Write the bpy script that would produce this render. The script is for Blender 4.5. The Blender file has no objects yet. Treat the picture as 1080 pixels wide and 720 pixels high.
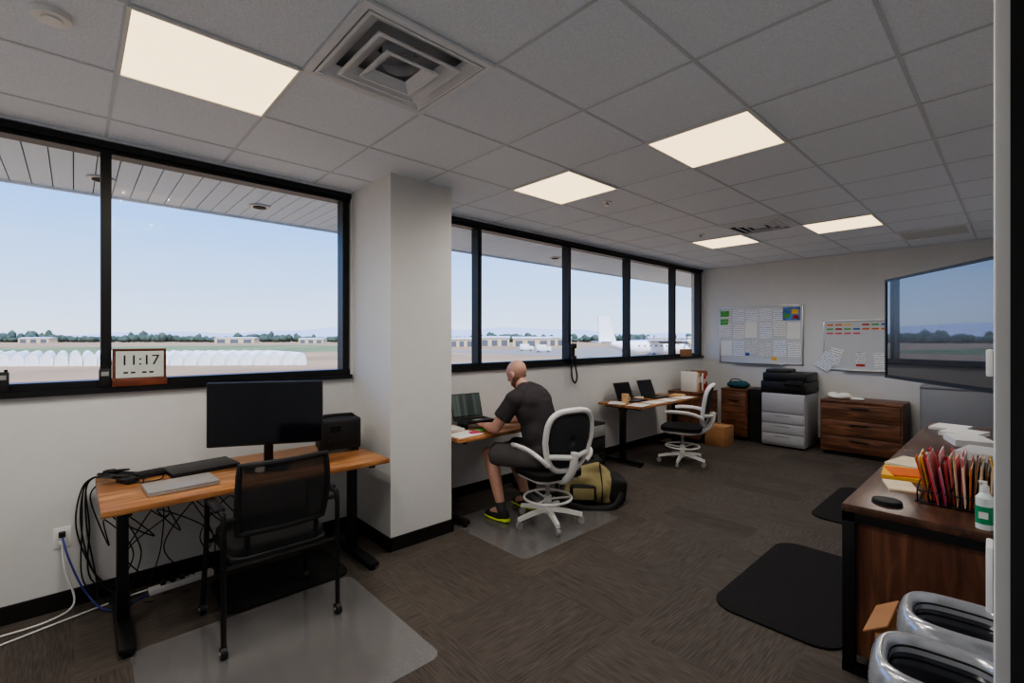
import bpy, bmesh, math, random
from mathutils import Vector, Matrix, Euler
random.seed(7)
S=bpy.context.scene
COL=S.collection
H=2.757
# ---------------------------------------------------------------- materials
def mat(name,col,rough=.6,metal=0,var=.06,vs=12,bump=0,bs=200,spec=.5,emis=None,es=0,stretch=None):
    m=bpy.data.materials.new(name); m.use_nodes=True
    nt=m.node_tree; n=nt.nodes; l=nt.links; p=n['Principled BSDF']
    p.inputs['Roughness'].default_value=rough; p.inputs['Metallic'].default_value=metal
    p.inputs['Specular IOR Level'].default_value=spec
    tc=n.new('ShaderNodeTexCoord'); no=n.new('ShaderNodeTexNoise'); no.inputs['Scale'].default_value=vs
    src=tc.outputs['Object']
    if stretch:
        mp=n.new('ShaderNodeMapping'); mp.inputs['Scale'].default_value=stretch; l.new(src,mp.inputs[0]); src=mp.outputs[0]
    l.new(src,no.inputs['Vector'])
    r=n.new('ShaderNodeValToRGB'); c=col
    r.color_ramp.elements[0].position=.3; r.color_ramp.elements[1].position=.7
    r.color_ramp.elements[0].color=tuple(max(0,x*(1-var)) for x in c[:3])+(1,)
    r.color_ramp.elements[1].color=tuple(x*(1+var) for x in c[:3])+(1,)
    l.new(no.outputs['Fac'],r.inputs[0]); l.new(r.outputs[0],p.inputs['Base Color'])
    if bump:
        n2=n.new('ShaderNodeTexNoise'); n2.inputs['Scale'].default_value=bs; l.new(tc.outputs['Object'],n2.inputs['Vector'])
        b=n.new('ShaderNodeBump'); b.inputs['Strength'].default_value=bump; b.inputs['Distance'].default_value=.01
        l.new(n2.outputs['Fac'],b.inputs['Height']); l.new(b.outputs[0],p.inputs['Normal'])
    if emis:
        p.inputs['Emission Color'].default_value=tuple(emis)+(1,); p.inputs['Emission Strength'].default_value=es
    return m
def s(r,g,b):
    f=lambda x:((x/255+.055)/1.055)**2.4 if x>10 else x/255/12.92
    return (f(r),f(g),f(b))
def wood(name,c1,c2,axis=1,rough=.4,scale=1.0):
    m=bpy.data.materials.new(name); m.use_nodes=True
    nt=m.node_tree; n=nt.nodes; l=nt.links; p=n['Principled BSDF']; p.inputs['Roughness'].default_value=rough
    tc=n.new('ShaderNodeTexCoord'); mp=n.new('ShaderNodeMapping')
    sc=[9*scale]*3; sc[axis]=1.1*scale; mp.inputs['Scale'].default_value=sc
    no=n.new('ShaderNodeTexNoise'); no.inputs['Scale'].default_value=2.2; no.inputs['Detail'].default_value=7; no.inputs['Distortion'].default_value=.9
    r=n.new('ShaderNodeValToRGB'); e=r.color_ramp.elements
    e[0].position=.32; e[0].color=c1+(1,); e[1].position=.68; e[1].color=c2+(1,)
    x=e.new(.5); x.color=tuple((a+b)/2*.85 for a,b in zip(c1,c2))+(1,)
    l.new(tc.outputs['Object'],mp.inputs[0]); l.new(mp.outputs[0],no.inputs['Vector']); l.new(no.outputs['Fac'],r.inputs[0]); l.new(r.outputs[0],p.inputs['Base Color'])
    return m
def carpet():
    m=bpy.data.materials.new('carpet_planks'); m.use_nodes=True
    nt=m.node_tree; n=nt.nodes; l=nt.links; p=n['Principled BSDF']; p.inputs['Roughness'].default_value=.75; p.inputs['Specular IOR Level'].default_value=.3
    tc=n.new('ShaderNodeTexCoord'); sp=n.new('ShaderNodeSeparateXYZ'); l.new(tc.outputs['Object'],sp.inputs[0])
    def M(op,a,b=None,c=None):
        q=n.new('ShaderNodeMath'); q.operation=op
        for i,v in enumerate((a,b,c)):
            if v is None: continue
            if isinstance(v,(int,float)): q.inputs[i].default_value=v
            else: l.new(v,q.inputs[i])
        return q.outputs[0]
    B=.72
    fx=M('FLOOR',M('DIVIDE',sp.outputs[0],B)); fy=M('FLOOR',M('DIVIDE',sp.outputs[1],B))
    o=M('FLOORED_MODULO',M('ADD',fx,fy),2.0)
    def mix(a,b): return M('ADD',M('MULTIPLY',a,M('SUBTRACT',1.0,o)),M('MULTIPLY',b,o))
    u=mix(sp.outputs[0],sp.outputs[1]); v=mix(sp.outputs[1],sp.outputs[0])
    pl=M('FLOOR',M('DIVIDE',v,B/3)); ub=M('FLOOR',M('DIVIDE',u,B))
    cv=n.new('ShaderNodeCombineXYZ'); l.new(pl,cv.inputs[0]); l.new(ub,cv.inputs[1]); l.new(o,cv.inputs[2])
    wn=n.new('ShaderNodeTexWhiteNoise'); l.new(cv.outputs[0],wn.inputs['Vector'])
    cs=n.new('ShaderNodeCombineXYZ'); l.new(M('MULTIPLY',u,9.0),cs.inputs[0]); l.new(M('MULTIPLY',v,150.0),cs.inputs[1]); l.new(M('MULTIPLY',wn.outputs['Value'],9.0),cs.inputs[2])
    no=n.new('ShaderNodeTexNoise'); no.inputs['Scale'].default_value=1; no.inputs['Detail'].default_value=1.5; l.new(cs.outputs[0],no.inputs['Vector'])
    r=n.new('ShaderNodeValToRGB'); e=r.color_ramp.elements
    e[0].position=.28; e[0].color=s(66,60,55)+(1,); e[1].position=.75; e[1].color=s(96,89,83)+(1,)
    l.new(no.outputs['Fac'],r.inputs[0])
    sh=M('ADD',M('ADD',M('MULTIPLY',wn.outputs['Value'],.28),.78),M('MULTIPLY',o,.08))
    mx=n.new('ShaderNodeVectorMath'); mx.operation='SCALE'; l.new(r.outputs[0],mx.inputs[0]); l.new(sh,mx.inputs['Scale'])
    l.new(mx.outputs[0],p.inputs['Base Color'])
    return m
def glass(name,fac,tint=(1,1,1)):
    m=bpy.data.materials.new(name); m.use_nodes=True; nt=m.node_tree; n=nt.nodes; l=nt.links
    n.remove(n['Principled BSDF']); t=n.new('ShaderNodeBsdfTransparent'); t.inputs[0].default_value=tint+(1,)
    g=n.new('ShaderNodeBsdfGlossy'); g.inputs['Roughness'].default_value=.02
    x=n.new('ShaderNodeMixShader'); x.inputs[0].default_value=fac
    l.new(t.outputs[0],x.inputs[1]); l.new(g.outputs[0],x.inputs[2]); l.new(x.outputs[0],n['Material Output'].inputs[0]); return m
def papermat(name,base,line,freq=60,thr=.55):
    m=bpy.data.materials.new(name); m.use_nodes=True; nt=m.node_tree; n=nt.nodes; l=nt.links; p=n['Principled BSDF']; p.inputs['Roughness'].default_value=.8
    tc=n.new('ShaderNodeTexCoord'); w=n.new('ShaderNodeTexWave'); w.bands_direction='Z'; w.inputs['Scale'].default_value=freq/6.28
    w.inputs['Distortion'].default_value=0; l.new(tc.outputs['Object'],w.inputs['Vector'])
    no=n.new('ShaderNodeTexNoise'); no.inputs['Scale'].default_value=60; l.new(tc.outputs['Object'],no.inputs['Vector'])
    mu=n.new('ShaderNodeMath'); mu.operation='MULTIPLY'; l.new(w.outputs['Fac'],mu.inputs[0]); l.new(no.outputs['Fac'],mu.inputs[1])
    r=n.new('ShaderNodeValToRGB'); e=r.color_ramp.elements; e[0].position=.3; e[0].color=base+(1,); e[1].position=thr; e[1].color=line+(1,)
    l.new(mu.outputs[0],r.inputs[0]); l.new(r.outputs[0],p.inputs['Base Color']); return m

M_wall=mat('wall_paint',s(218,219,218),.75,var=.012,bump=.05,bs=150)
M_black=mat('black_satin',s(17,17,18),.4)
M_blackm=mat('black_matte',s(22,22,23),.75)
M_plastic=mat('black_plastic',s(25,25,27),.5)
M_white=mat('white_plastic',s(232,232,230),.35,var=.02)
M_grey=mat('grey_plastic',s(150,152,152),.45)
M_silver=mat('silver_metal',s(190,190,190),.3,.8,var=.03)
M_vent=mat('vent_painted_metal',s(226,228,232),.35,.0,var=.03)
M_ceil=mat('acoustic_tile',s(236,242,250),.9,var=.06,vs=110,bump=.35,bs=130)
M_tbar=mat('ceiling_tee_bar',s(206,211,218),.5,var=.02)
M_trimw=mat('fixture_white_frame',s(230,230,228),.5,var=.02)
M_carpet=carpet()
M_base=mat('rubber_baseboard',s(24,23,23),.5)
M_desk=wood('acacia_desktop',s(136,86,50),s(202,146,94),1,.35)
M_walnut=wood('walnut_laminate',s(62,42,34),s(112,78,60),1,.3)
M_walnutx=wood('walnut_front',s(80,50,36),s(144,98,70),0,.4)
M_walnutz=wood('walnut_end_panel',s(80,48,36),s(132,88,64),2,.4)
M_fab=mat('black_fabric',s(24,24,26),.9,bump=.3,bs=400)
M_mesh=mat('dark_grey_mesh',s(46,48,52),.85,var=.3,vs=300)
M_glass=glass('window_glass',.012,(.98,.99,1))
M_screen=mat('dark_screen',s(12,14,22),.12,spec=.6)
M_skin=mat('skin',s(196,152,134),.5,var=.06,vs=20)
M_card=mat('cardboard',s(172,126,86),.85)
M_paper=papermat('printed_paper',s(240,240,238),s(140,142,146))
M_plain=mat('plain_paper',s(238,237,232),.8,var=.02)
M_lcd=mat('lcd_display',s(206,212,206),.3)
M_rub=mat('dark_floor_mat',s(20,19,20),.9,var=.5,vs=120,bump=.8,bs=120)
M_door=mat('door_off_white_paint',s(214,215,214),.5,var=.02)
def clearmat():
    m=bpy.data.materials.new('clear_vinyl'); m.use_nodes=True; nt=m.node_tree; n=nt.nodes; l=nt.links; p=n['Principled BSDF']
    p.inputs['Base Color'].default_value=s(196,196,198)+(1,); p.inputs['Roughness'].default_value=.35
    t=n.new('ShaderNodeBsdfTransparent'); x=n.new('ShaderNodeMixShader'); x.inputs[0].default_value=.25
    g=n.new('ShaderNodeBsdfGlossy'); g.inputs['Roughness'].default_value=.16
    no=n.new('ShaderNodeTexNoise'); no.inputs['Scale'].default_value=2
    mr=n.new('ShaderNodeMapRange'); mr.inputs[3].default_value=.12; mr.inputs[4].default_value=.25; x2=n.new('ShaderNodeMixShader')
    l.new(no.outputs['Fac'],mr.inputs[0]); l.new(mr.outputs[0],x2.inputs[0]); l.new(t.outputs[0],x.inputs[1]); l.new(p.outputs[0],x.inputs[2]); l.new(x.outputs[0],x2.inputs[1]); l.new(g.outputs[0],x2.inputs[2]); l.new(x2.outputs[0],n['Material Output'].inputs[0]); return m
M_mat=clearmat()
def seemesh():
    m=bpy.data.materials.new('fine_black_mesh'); m.use_nodes=True; nt=m.node_tree; n=nt.nodes; l=nt.links; p=n['Principled BSDF']
    p.inputs['Base Color'].default_value=s(30,31,33)+(1,); p.inputs['Roughness'].default_value=.8
    t=n.new('ShaderNodeBsdfTransparent'); x=n.new('ShaderNodeMixShader'); x.inputs[0].default_value=.9
    l.new(t.outputs[0],x.inputs[1]); l.new(p.outputs[0],x.inputs[2]); l.new(x.outputs[0],n['Material Output'].inputs[0]); return m
M_see=seemesh()
# ---------------------------------------------------------------- mesh builder
class MB:
    def __init__(s_): s_.bm=bmesh.new(); s_.mats=[]
    def _i(s_,m):
        if m not in s_.mats: s_.mats.append(m)
        return s_.mats.index(m)
    def _add(s_,b,m,M=None):
        i=s_._i(m)
        if M is not None: bmesh.ops.transform(b,matrix=M,verts=b.verts)
        for f in b.faces: f.material_index=i
        me=bpy.data.meshes.new('t'); b.to_mesh(me); b.free(); s_.bm.from_mesh(me); bpy.data.meshes.remove(me); return s_
    def box(s_,c,z,m,rot=(0,0,0),bev=0,seg=2):
        b=bmesh.new(); bmesh.ops.create_cube(b,size=1); bmesh.ops.scale(b,vec=z,verts=b.verts)
        if bev: bmesh.ops.bevel(b,geom=b.edges[:],offset=bev,segments=seg,affect='EDGES',profile=.5)
        return s_._add(b,m,Matrix.Translation(c)@Euler(rot).to_matrix().to_4x4())
    def bx(s_,x0,x1,y0,y1,z0,z1,m,bev=0): return s_.box(((x0+x1)/2,(y0+y1)/2,(z0+z1)/2),(x1-x0,y1-y0,z1-z0),m,bev=bev)
    def rbox(s_,c,z,m,r=.03,rot=(0,0,0),seg=5):  # vertical edges rounded
        b=bmesh.new(); bmesh.ops.create_cube(b,size=1); bmesh.ops.scale(b,vec=z,verts=b.verts)
        e=[e for e in b.edges if abs(e.verts[0].co.z-e.verts[1].co.z)>1e-5]
        bmesh.ops.bevel(b,geom=e,offset=r,segments=seg,affect='EDGES',profile=.5)
        return s_._add(b,m,Matrix.Translation(c)@Euler(rot).to_matrix().to_4x4())
    def cyl(s_,p0,p1,r,m,r1=None,seg=20):
        p0=Vector(p0);p1=Vector(p1);d=p1-p0; b=bmesh.new()
        bmesh.ops.create_cone(b,cap_ends=True,segments=seg,radius1=r,radius2=r if r1 is None else r1,depth=d.length)
        return s_._add(b,m,Matrix.Translation((p0+p1)/2)@d.to_track_quat('Z','Y').to_matrix().to_4x4())
    def sph(s_,c,r,m,R=None,u=20,v=12):
        b=bmesh.new(); bmesh.ops.create_uvsphere(b,u_segments=u,v_segments=v,radius=1)
        if isinstance(r,(int,float)): r=(r,r,r)
        T=Matrix.Translation(c)@((R.to_4x4() if R is not None else Matrix.Identity(4)))@Matrix.Diagonal((r[0],r[1],r[2],1))
        return s_._add(b,m,T)
    def cap(s_,p0,p1,r0,r1,m):
        s_.cyl(p0,p1,r0,m,r1,24); s_.sph(p0,r0,m); s_.sph(p1,r1,m); return s_
    def tube(s_,pts,r,m,seg=8,closed=False,flat=1.0):
        pts=[Vector(p) for p in pts]; n=len(pts); b=bmesh.new(); rings=[]; up=Vector((0,0,1)); prev=None
        for i,p in enumerate(pts):
            a=pts[(i-1)%n] if (closed or i>0) else p; c=pts[(i+1)%n] if (closed or i<n-1) else p
            t=(c-a).normalized()
            if prev is None:
                x=t.cross(up) if abs(t.z)<.95 else t.cross(Vector((1,0,0)))
            else: x=prev-t*prev.dot(t)
            x.normalize(); prev=x; y=t.cross(x)
            rings.append([b.verts.new(p+x*r*math.cos(k*2*math.pi/seg)+y*r*flat*math.sin(k*2*math.pi/seg)) for k in range(seg)])
        for i in range(n if closed else n-1):
            A=rings[i];B=rings[(i+1)%n]
            for k in range(seg): b.faces.new((A[k],A[(k+1)%seg],B[(k+1)%seg],B[k]))
        if not closed: b.faces.new(rings[0][::-1]); b.faces.new(rings[-1])
        bmesh.ops.recalc_face_normals(b,faces=b.faces[:])
        return s_._add(b,m)
    def poly(s_,pts,h,m,M=None):  # extrude polygon xy from z=0 to h
        b=bmesh.new(); lo=[b.verts.new((x,y,0)) for x,y in pts]; hi=[b.verts.new((x,y,h)) for x,y in pts]; n=len(pts)
        b.faces.new(lo[::-1]); b.faces.new(hi)
        for i in range(n): b.faces.new((lo[i],lo[(i+1)%n],hi[(i+1)%n],hi[i]))
        bmesh.ops.recalc_face_normals(b,faces=b.faces[:]); return s_._add(b,m,M)
    def loft(s_,rings,m,cap=True,closed=True):
        b=bmesh.new(); R=[[b.verts.new(p) for p in r] for r in rings]; k=len(rings[0])
        for i in range(len(R)-1):
            for j in range(k if closed else k-1): b.faces.new((R[i][j],R[i][(j+1)%k],R[i+1][(j+1)%k],R[i+1][j]))
        if cap: b.faces.new(R[0][::-1]); b.faces.new(R[-1])
        bmesh.ops.recalc_face_normals(b,faces=b.faces[:]); return s_._add(b,m)
    def build(s_,name,parent=None,ang=35,loc=None,rot=None):
        me=bpy.data.meshes.new(name); s_.bm.to_mesh(me); s_.bm.free()
        for m in s_.mats: me.materials.append(m)
        for p in me.polygons: p.use_smooth=True
        me.set_sharp_from_angle(angle=math.radians(ang))
        o=bpy.data.objects.new(name,me); COL.objects.link(o)
        if parent: o.parent=parent
        if loc: o.location=loc
        if rot: o.rotation_euler=rot
        return o
def smoothpath(pts,k=6):
    P=[Vector(p) for p in pts]; out=[]
    for i in range(len(P)-1):
        p0=P[max(i-1,0)];p1=P[i];p2=P[i+1];p3=P[min(i+2,len(P)-1)]
        for j in range(k):
            t=j/k; out.append(.5*((2*p1)+(p2-p0)*t+(2*p0-5*p1+4*p2-p3)*t*t+(3*p1-p0-3*p2+p3)*t**3))
    out.append(P[-1]); return out
def tag(o,label,cat,group=None,kind=None):
    o['label']=label; o['category']=cat
    if group: o['group']=group
    if kind: o['kind']=kind
    return o
def thing(name,label,cat,loc=(0,0,0),rz=0,group=None):
    o=bpy.data.objects.new(name,None); o.empty_display_size=.1; COL.objects.link(o); o.location=loc; o.rotation_euler=(0,0,rz)
    return tag(o,label,cat,group)
def struct(o,label=None):
    o['kind']='structure'; o['category']=o.name.split('_')[0]
    if label: o['label']=label
    return o
def dup(root,loc,rz,label=None):
    def rec(c,par):
        q=c.copy(); COL.objects.link(q)
        if par: q.parent=par
        for ch in list(c.children): rec(ch,q)
        return q
    n=rec(root,None); n.location=loc; n.rotation_euler=(0,0,rz)
    if label: n['label']=label
    return n
def remesh(o,v,sm=0):
    r=o.modifiers.new('r','REMESH'); r.mode='VOXEL'; r.voxel_size=v; r.use_smooth_shade=True
    if sm: k=o.modifiers.new('s','SMOOTH'); k.factor=.5; k.iterations=sm
    return o
def textmesh(body,size,name,m,parent,loc,rot,depth=.001):
    c=bpy.data.curves.new('txt','FONT'); c.body=body; c.size=size; c.extrude=depth; c.align_x='CENTER'; c.align_y='CENTER'
    t=bpy.data.objects.new('txt',c); COL.objects.link(t); bpy.context.view_layer.update()
    me=bpy.data.meshes.new_from_object(t.evaluated_get(bpy.context.evaluated_depsgraph_get())); bpy.data.objects.remove(t)
    me.materials.clear(); me.materials.append(m); o=bpy.data.objects.new(name,me); COL.objects.link(o); o.parent=parent; o.location=loc; o.rotation_euler=rot; return o
PI=math.pi
# ---------------------------------------------------------------- room shell
XW=-3.74; YF=8.02; XR=.22; YB=-1.6
SILL=1.255; HEAD=2.715
struct(MB().bx(XW-.2,XR+.1,YB-.1,YF+.1,-.12,0,M_carpet).build('floor'),'dark brown plank patterned carpet')
vx0,vx1,vy0,vy1=-2.165,-1.585,.765,1.345
c_=MB(); c_.bx(XW-.2,vx0,YB-.1,YF+.1,H,H+.2,M_ceil).bx(vx1,XR+.1,YB-.1,YF+.1,H,H+.2,M_ceil).bx(vx0,vx1,YB-.1,vy0,H,H+.2,M_ceil).bx(vx0,vx1,vy1,YF+.1,H,H+.2,M_ceil)
struct(c_.build('ceiling'),'suspended acoustic tile ceiling')
w=MB()
w.bx(XW-.2,XW,YB-.1,YF+.1,0,SILL,M_wall); w.bx(XW-.2,XW,YB-.1,YF+.1,HEAD,H,M_wall); w.bx(XW-.2,XW,1.667,2.25,SILL,HEAD,M_wall); w.bx(XW-.2,XW,YB-.1,-1.38,SILL,HEAD,M_wall); w.bx(XW-.2,XW,7.98,YF+.1,SILL,HEAD,M_wall)
struct(w.build('wall_left'),'off-white wall below long ribbon windows')
struct(MB().bx(XW,XR+.1,YF,YF+.1,0,H,M_wall).build('wall_far'),'off-white end wall')
struct(MB().bx(XR,XR+.1,YB,YF,0,H,M_wall).build('wall_right'),'off-white side wall')
struct(MB().bx(XW,XR,YB-.1,YB,0,H,M_wall).build('wall_back'),'off-white wall')
struct(MB().bx(XW,-3.11,1.685,2.225,0,H,M_wall,).build('wall_column'),'off-white boxed structural column')
struct(MB().bx(.03,XR,.42,.52,0,H,M_wall).build('wall_return'),'short off-white return wall at the doorway')
# ceiling tee bars
g=MB()
x=-2.18-.61*2
while x<XR:
    g.bx(x-.008,x+.008,YB,YF,H-.003,H,M_tbar); x+=.61
y=.75-.61*3
while y<YF:
    g.bx(XW,XR,y-.008,y+.008,H-.0026,H,M_tbar); y+=.61
g.bx(XW,XW+.02,YB,YF,H-.02,H,M_tbar); g.bx(XW,XR,YF-.02,YF,H-.02,H,M_tbar)
struct(g.build('trim_1'),'pale ceiling grid tee bars')
# baseboards
struct(MB().bx(XW,XW+.012,YB,1.685,0,.10,M_base).bx(XW,XW+.012,2.225,YF,0,.10,M_base).build('baseboard_left'))
struct(MB().bx(XW,XR,YF-.012,YF,0,.10,M_base).build('baseboard_far'))
struct(MB().bx(-3.11,-3.098,1.673,2.237,0,.10,M_base).bx(XW+.012,-3.098,1.673,1.685,0,.10,M_base).bx(XW+.012,-3.098,2.225,2.237,0,.10,M_base).build('baseboard_column'))
# windows
def window(name,ys,y0,y1):
    f=MB(); xa,xb=-3.86,-3.755
    f.bx(xa,xb,y0,y1,SILL,SILL+.045,M_black); f.bx(xa,xb,y0,y1,HEAD-.045,HEAD,M_black)
    for k in ys:
        f.bx(xa,xb,k-.025,k+.025,SILL+.045,HEAD-.045,M_black)
    f.bx(xa,XW+.03,y0,y1,SILL-.03,SILL+.004,M_black)   # sill ledge
    f.bx(XW-.015,XW+.01,y0,y1,HEAD-.02,HEAD+.02,M_black)
    o=struct(f.build(name),'black aluminium ribbon window')
    p=MB(); p.bx(-3.812,-3.806,y0+.03,y1-.03,SILL+.04,HEAD-.04,M_glass); p.build('window_pane',o)
window('window_1',[-1.353,.142,1.63],-1.38,1.667)
window('window_2',[2.28,3.04,4.457,5.761,7.058,7.95],2.25,7.98)
# exterior soffit with planks
M_soff=mat('soffit_panel',s(220,230,238),.6,var=.03,stretch=(1,20,1))
q=MB(); y=-6
while y<16: q.bx(-5.28,-3.94,y,y+.113,2.77,2.79,M_soff); y+=.12
q.bx(-5.28,-3.94,-6,16,2.79,3.1,mat('soffit_groove',s(130,134,134),.8)); q.bx(-5.31,-5.28,-6,16,2.75,3.1,M_soff)
struct(q.build('trim_2'),'pale plank soffit of the roof overhang')
struct(MB().bx(-5.3,XR+.5,YB-.4,YF+.5,3.1,3.2,M_grey).build('ceiling_roof'),'unseen roof slab added to block the sun')  # out-of-view slab added to keep the sun out of the room
for k,(xx,yy) in enumerate([(-4.75,1.25),(-4.75,3.1),(-4.75,.15),(-4.75,5.3)]):
    d=thing('soffit_light','round recessed light in the exterior soffit','light',(xx,yy,2.77),0,'round soffit lights')
    MB().cyl((0,0,-.015),(0,0,0),.085,M_silver,seg=28).build('light_trim',d); MB().cyl((0,0,-.02),(0,0,-.014),.055,M_blackm,seg=24).build('lens',d)
# door leaf & jamb
th=math.radians(1.5)
d=struct(MB().bx(0,.04,0,.75,.01,2.13,M_door,bev=.002).build('door_1',loc=(-.0142,.56,0),rot=(0,0,th)),'white door leaf standing open')
MB().bx(-.010,0,.66,.72,1.05,1.17,M_white,bev=.003).bx(-.010,0,.67,.71,1.48,1.53,M_white,bev=.003).build('lock_plate',d)
struct(MB().bx(-.0035,.06,.40,.555,0,H,M_black).build('trim_3'),'black door jamb')
# ---------------------------------------------------------------- ceiling fixtures
M_lens=mat('led_lens',(1,.97,.9),.5,emis=(1.0,.74,.42),es=2.4)
def panel(x,y):
    t=thing('ceiling_light','square recessed LED ceiling panel with warm white lens','ceiling light',(x+.305,y+.305,H),0,'recessed square ceiling light panels')
    f=MB(); 
    for a in ((-.298,0,.014,.61),(.298,0,.014,.61),(0,-.298,.582,.014),(0,.298,.582,.014)): f.box((a[0],a[1],-.006),(a[2],a[3],.012),M_trimw)
    f.build('fixture_frame',t); MB().box((0,0,-.004),(.582,.582,.006),M_lens).build('lens',t)
    for dx in (-.15,.15):
        for dy in (-.15,.15):
            L=bpy.data.lights.new('led_lamp','SPOT'); L.energy=12.5; L.spot_size=math.radians(174); L.spot_blend=1; L.shadow_soft_size=0; L.color=(1,.96,.915)
            o=bpy.data.objects.new('led_lamp',L); COL.objects.link(o); o.parent=t; o.location=(dx,dy,-.014)
    return t
for x,y in [(-2.79,.14),(-2.79,2.58),(-1.57,2.58),(-1.57,5.63),(-2.79,5.63),(-1.57,.14),(-2.79,-1.08)]: panel(x,y)  # final two are unseen: one assumed by symmetry, one added to brighten near wall
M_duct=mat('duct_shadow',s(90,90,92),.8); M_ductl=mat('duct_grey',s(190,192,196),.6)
def vent(x,y,label,kind=0):
    t=thing('ceiling_air_vent',label,'air vent',(x+.305,y+.305,H))
    f=MB()
    for a in ((-.29,0,.03,.61),(.29,0,.03,.61),(0,-.29,.55,.03),(0,.29,.55,.03)): f.box((a[0],a[1],-.007),(a[2],a[3],.014),M_vent)
    f.build('frame',t)
    if kind==2:
        MB().box((0,0,-.003),(.55,.55,.004),mat('perforated_panel',s(205,206,206),.6,var=.12,vs=90)).build('perforated_face',t); return t
    R=lambda a,z:[(-a,-a,z),(a,-a,z),(a,a,z),(-a,a,z)]
    def lip(a,z,name='louver_lip'):
        m=MB()
        for q in ((-a,0,.012,2*a+.012),(a,0,.012,2*a+.012),(0,-a,2*a-.012,.012),(0,a,2*a-.012,.012)): m.box((q[0],q[1],z),(q[2],q[3],.008),M_vent)
        return m
    if kind==0:
        MB().loft([R(.277,0),R(.277,.07),R(.07,.071)],M_ductl,cap=False).build('duct_box',t)
        for a0,z0,a1,z1 in ((.262,-.012,.205,.016),(.19,-.026,.135,.004),(.12,-.038,.08,-.01)):
            b=lip(a0,z0); b.loft([R(a0,z0),R(a1,z1),R(a1-.004,z1),R(a0-.004,z0-.003),R(a0,z0)],M_vent,cap=False); b.build('louver_ring',t)
        C=lambda r,z,n=32:[(r*math.cos(k*2*PI/n),r*math.sin(k*2*PI/n),z) for k in range(n)]
        MB().loft([C(.07,-.004),C(.07,.19)],M_ductl,cap=False).build('duct_collar',t)
        MB().box((0,0,.03),(.14,.10,.006),M_silver,rot=(.35,0,.3)).build('damper_plate',t)
        return t
    MB().box((0,0,-.001),(.55,.55,.002),M_duct).build('duct_opening',t)  # flat dark plate stands in for the shade inside the duct
    for a0,z0,a1,z1 in [(.27,-.012,.235,-.03),(.205,-.012,.17,-.03),(.14,-.012,.105,-.03)]:
        b=lip(a1,-.03); b.loft([R(a0,z0),R(a1,z1),R(a1-.004,z1),R(a0-.004,z0),R(a0,z0)],M_vent,cap=False); b.build('louver_ring',t)
    MB().box((0,0,-.025),(.12,.12,.006),M_vent).build('center_plate',t)
vent(-2.18,.75,'square stepped metal ceiling air diffuser')
vent(-2.18,5.02,'square metal ceiling air diffuser with slots',1)
vent(-.96,6.85,'square perforated return air tile near the end wall',2)
t=thing('smoke_detector','round white ceiling smoke detector disk','smoke detector',(-2.45,-.06,H)); MB().cyl((0,0,-.02),(0,0,0),.055,M_white,.06,28).cyl((0,0,-.026),(0,0,-.02),.03,M_white).build('detector_body',t)
for x,y in [(-2.48,3.45),(-2.5,5.3)]:
    t=thing('sprinkler_head','small white pendent fire sprinkler','sprinkler',(x,y,H),0,'ceiling sprinklers'); MB().cyl((0,0,-.008),(0,0,0),.04,M_white).cyl((0,0,-.03),(0,0,-.008),.014,M_silver).cyl((0,0,-.034),(0,0,-.03),.022,M_silver).build('sprinkler_body',t)
# ---------------------------------------------------------------- desks
def desk(y0,y1,label,xf=-2.905,xb=-3.66,z=.74):
    yc=(y0+y1)/2; xc=(xf+xb)/2; t=thing('standing_desk',label,'desk',(xc,yc,0)); L=(y1-y0); D=xf-xb
    MB().box((0,0,z-.016),(D,L,.032),M_desk,bev=.006).build('desktop',t)
    for sy in (-1,1):
        yy=sy*(L/2-.10)
        l=MB(); l.box((0,yy,.37),(.07,.05,.62),M_black,bev=.004).box((0,yy,z-.05),(.09,.06,.07),M_black).box((0,yy,z-.045),(D-.1,.04,.025),M_black,bev=.003)
        l.box((0,yy,.04),(D-.05,.07,.035),M_black,bev=.01)
        l.cyl((D/2-.06,yy,0),(D/2-.06,yy,.025),.02,M_blackm).cyl((-D/2+.06,yy,0),(-D/2+.06,yy,.025),.02,M_blackm)
        l.build('desk_leg',t)
    MB().box((0,0,z-.05),(.06,L-.25,.03),M_black).build('crossbar',t)
    return t
desk(.09,1.57,'height-adjustable desk with live wood top and black legs, against the wall')
desk(2.26,3.5,'wood-topped desk with black legs where the man works',xf=-3.05)
desk(4.9,6.4,'wood-topped desk with black legs holding two open laptops',xf=-3.05)
# ---------------------------------------------------------------- monitor
t=thing('computer_monitor','wide black desktop monitor, switched off','monitor',(-3.14,.865,.74),math.radians(63.9))
MB().box((0,0,.355),(.64,.03,.385),M_plastic,bev=.005).build('bezel',t)
MB().box((0,-.0155,.358),(.625,.003,.366),M_screen).build('screen',t)
MB().box((0,.06,.17),(.05,.03,.34),M_black,bev=.004).box((0,.03,.33),(.1,.05,.1),M_black).box((0,.06,.006),(.24,.18,.012),M_black,bev=.004).build('stand',t)
MB().box((-.03,-.035,.03),(.05,.002,.05),M_plain,rot=(-.3,0,0)).build('paper_tag',t)
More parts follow.
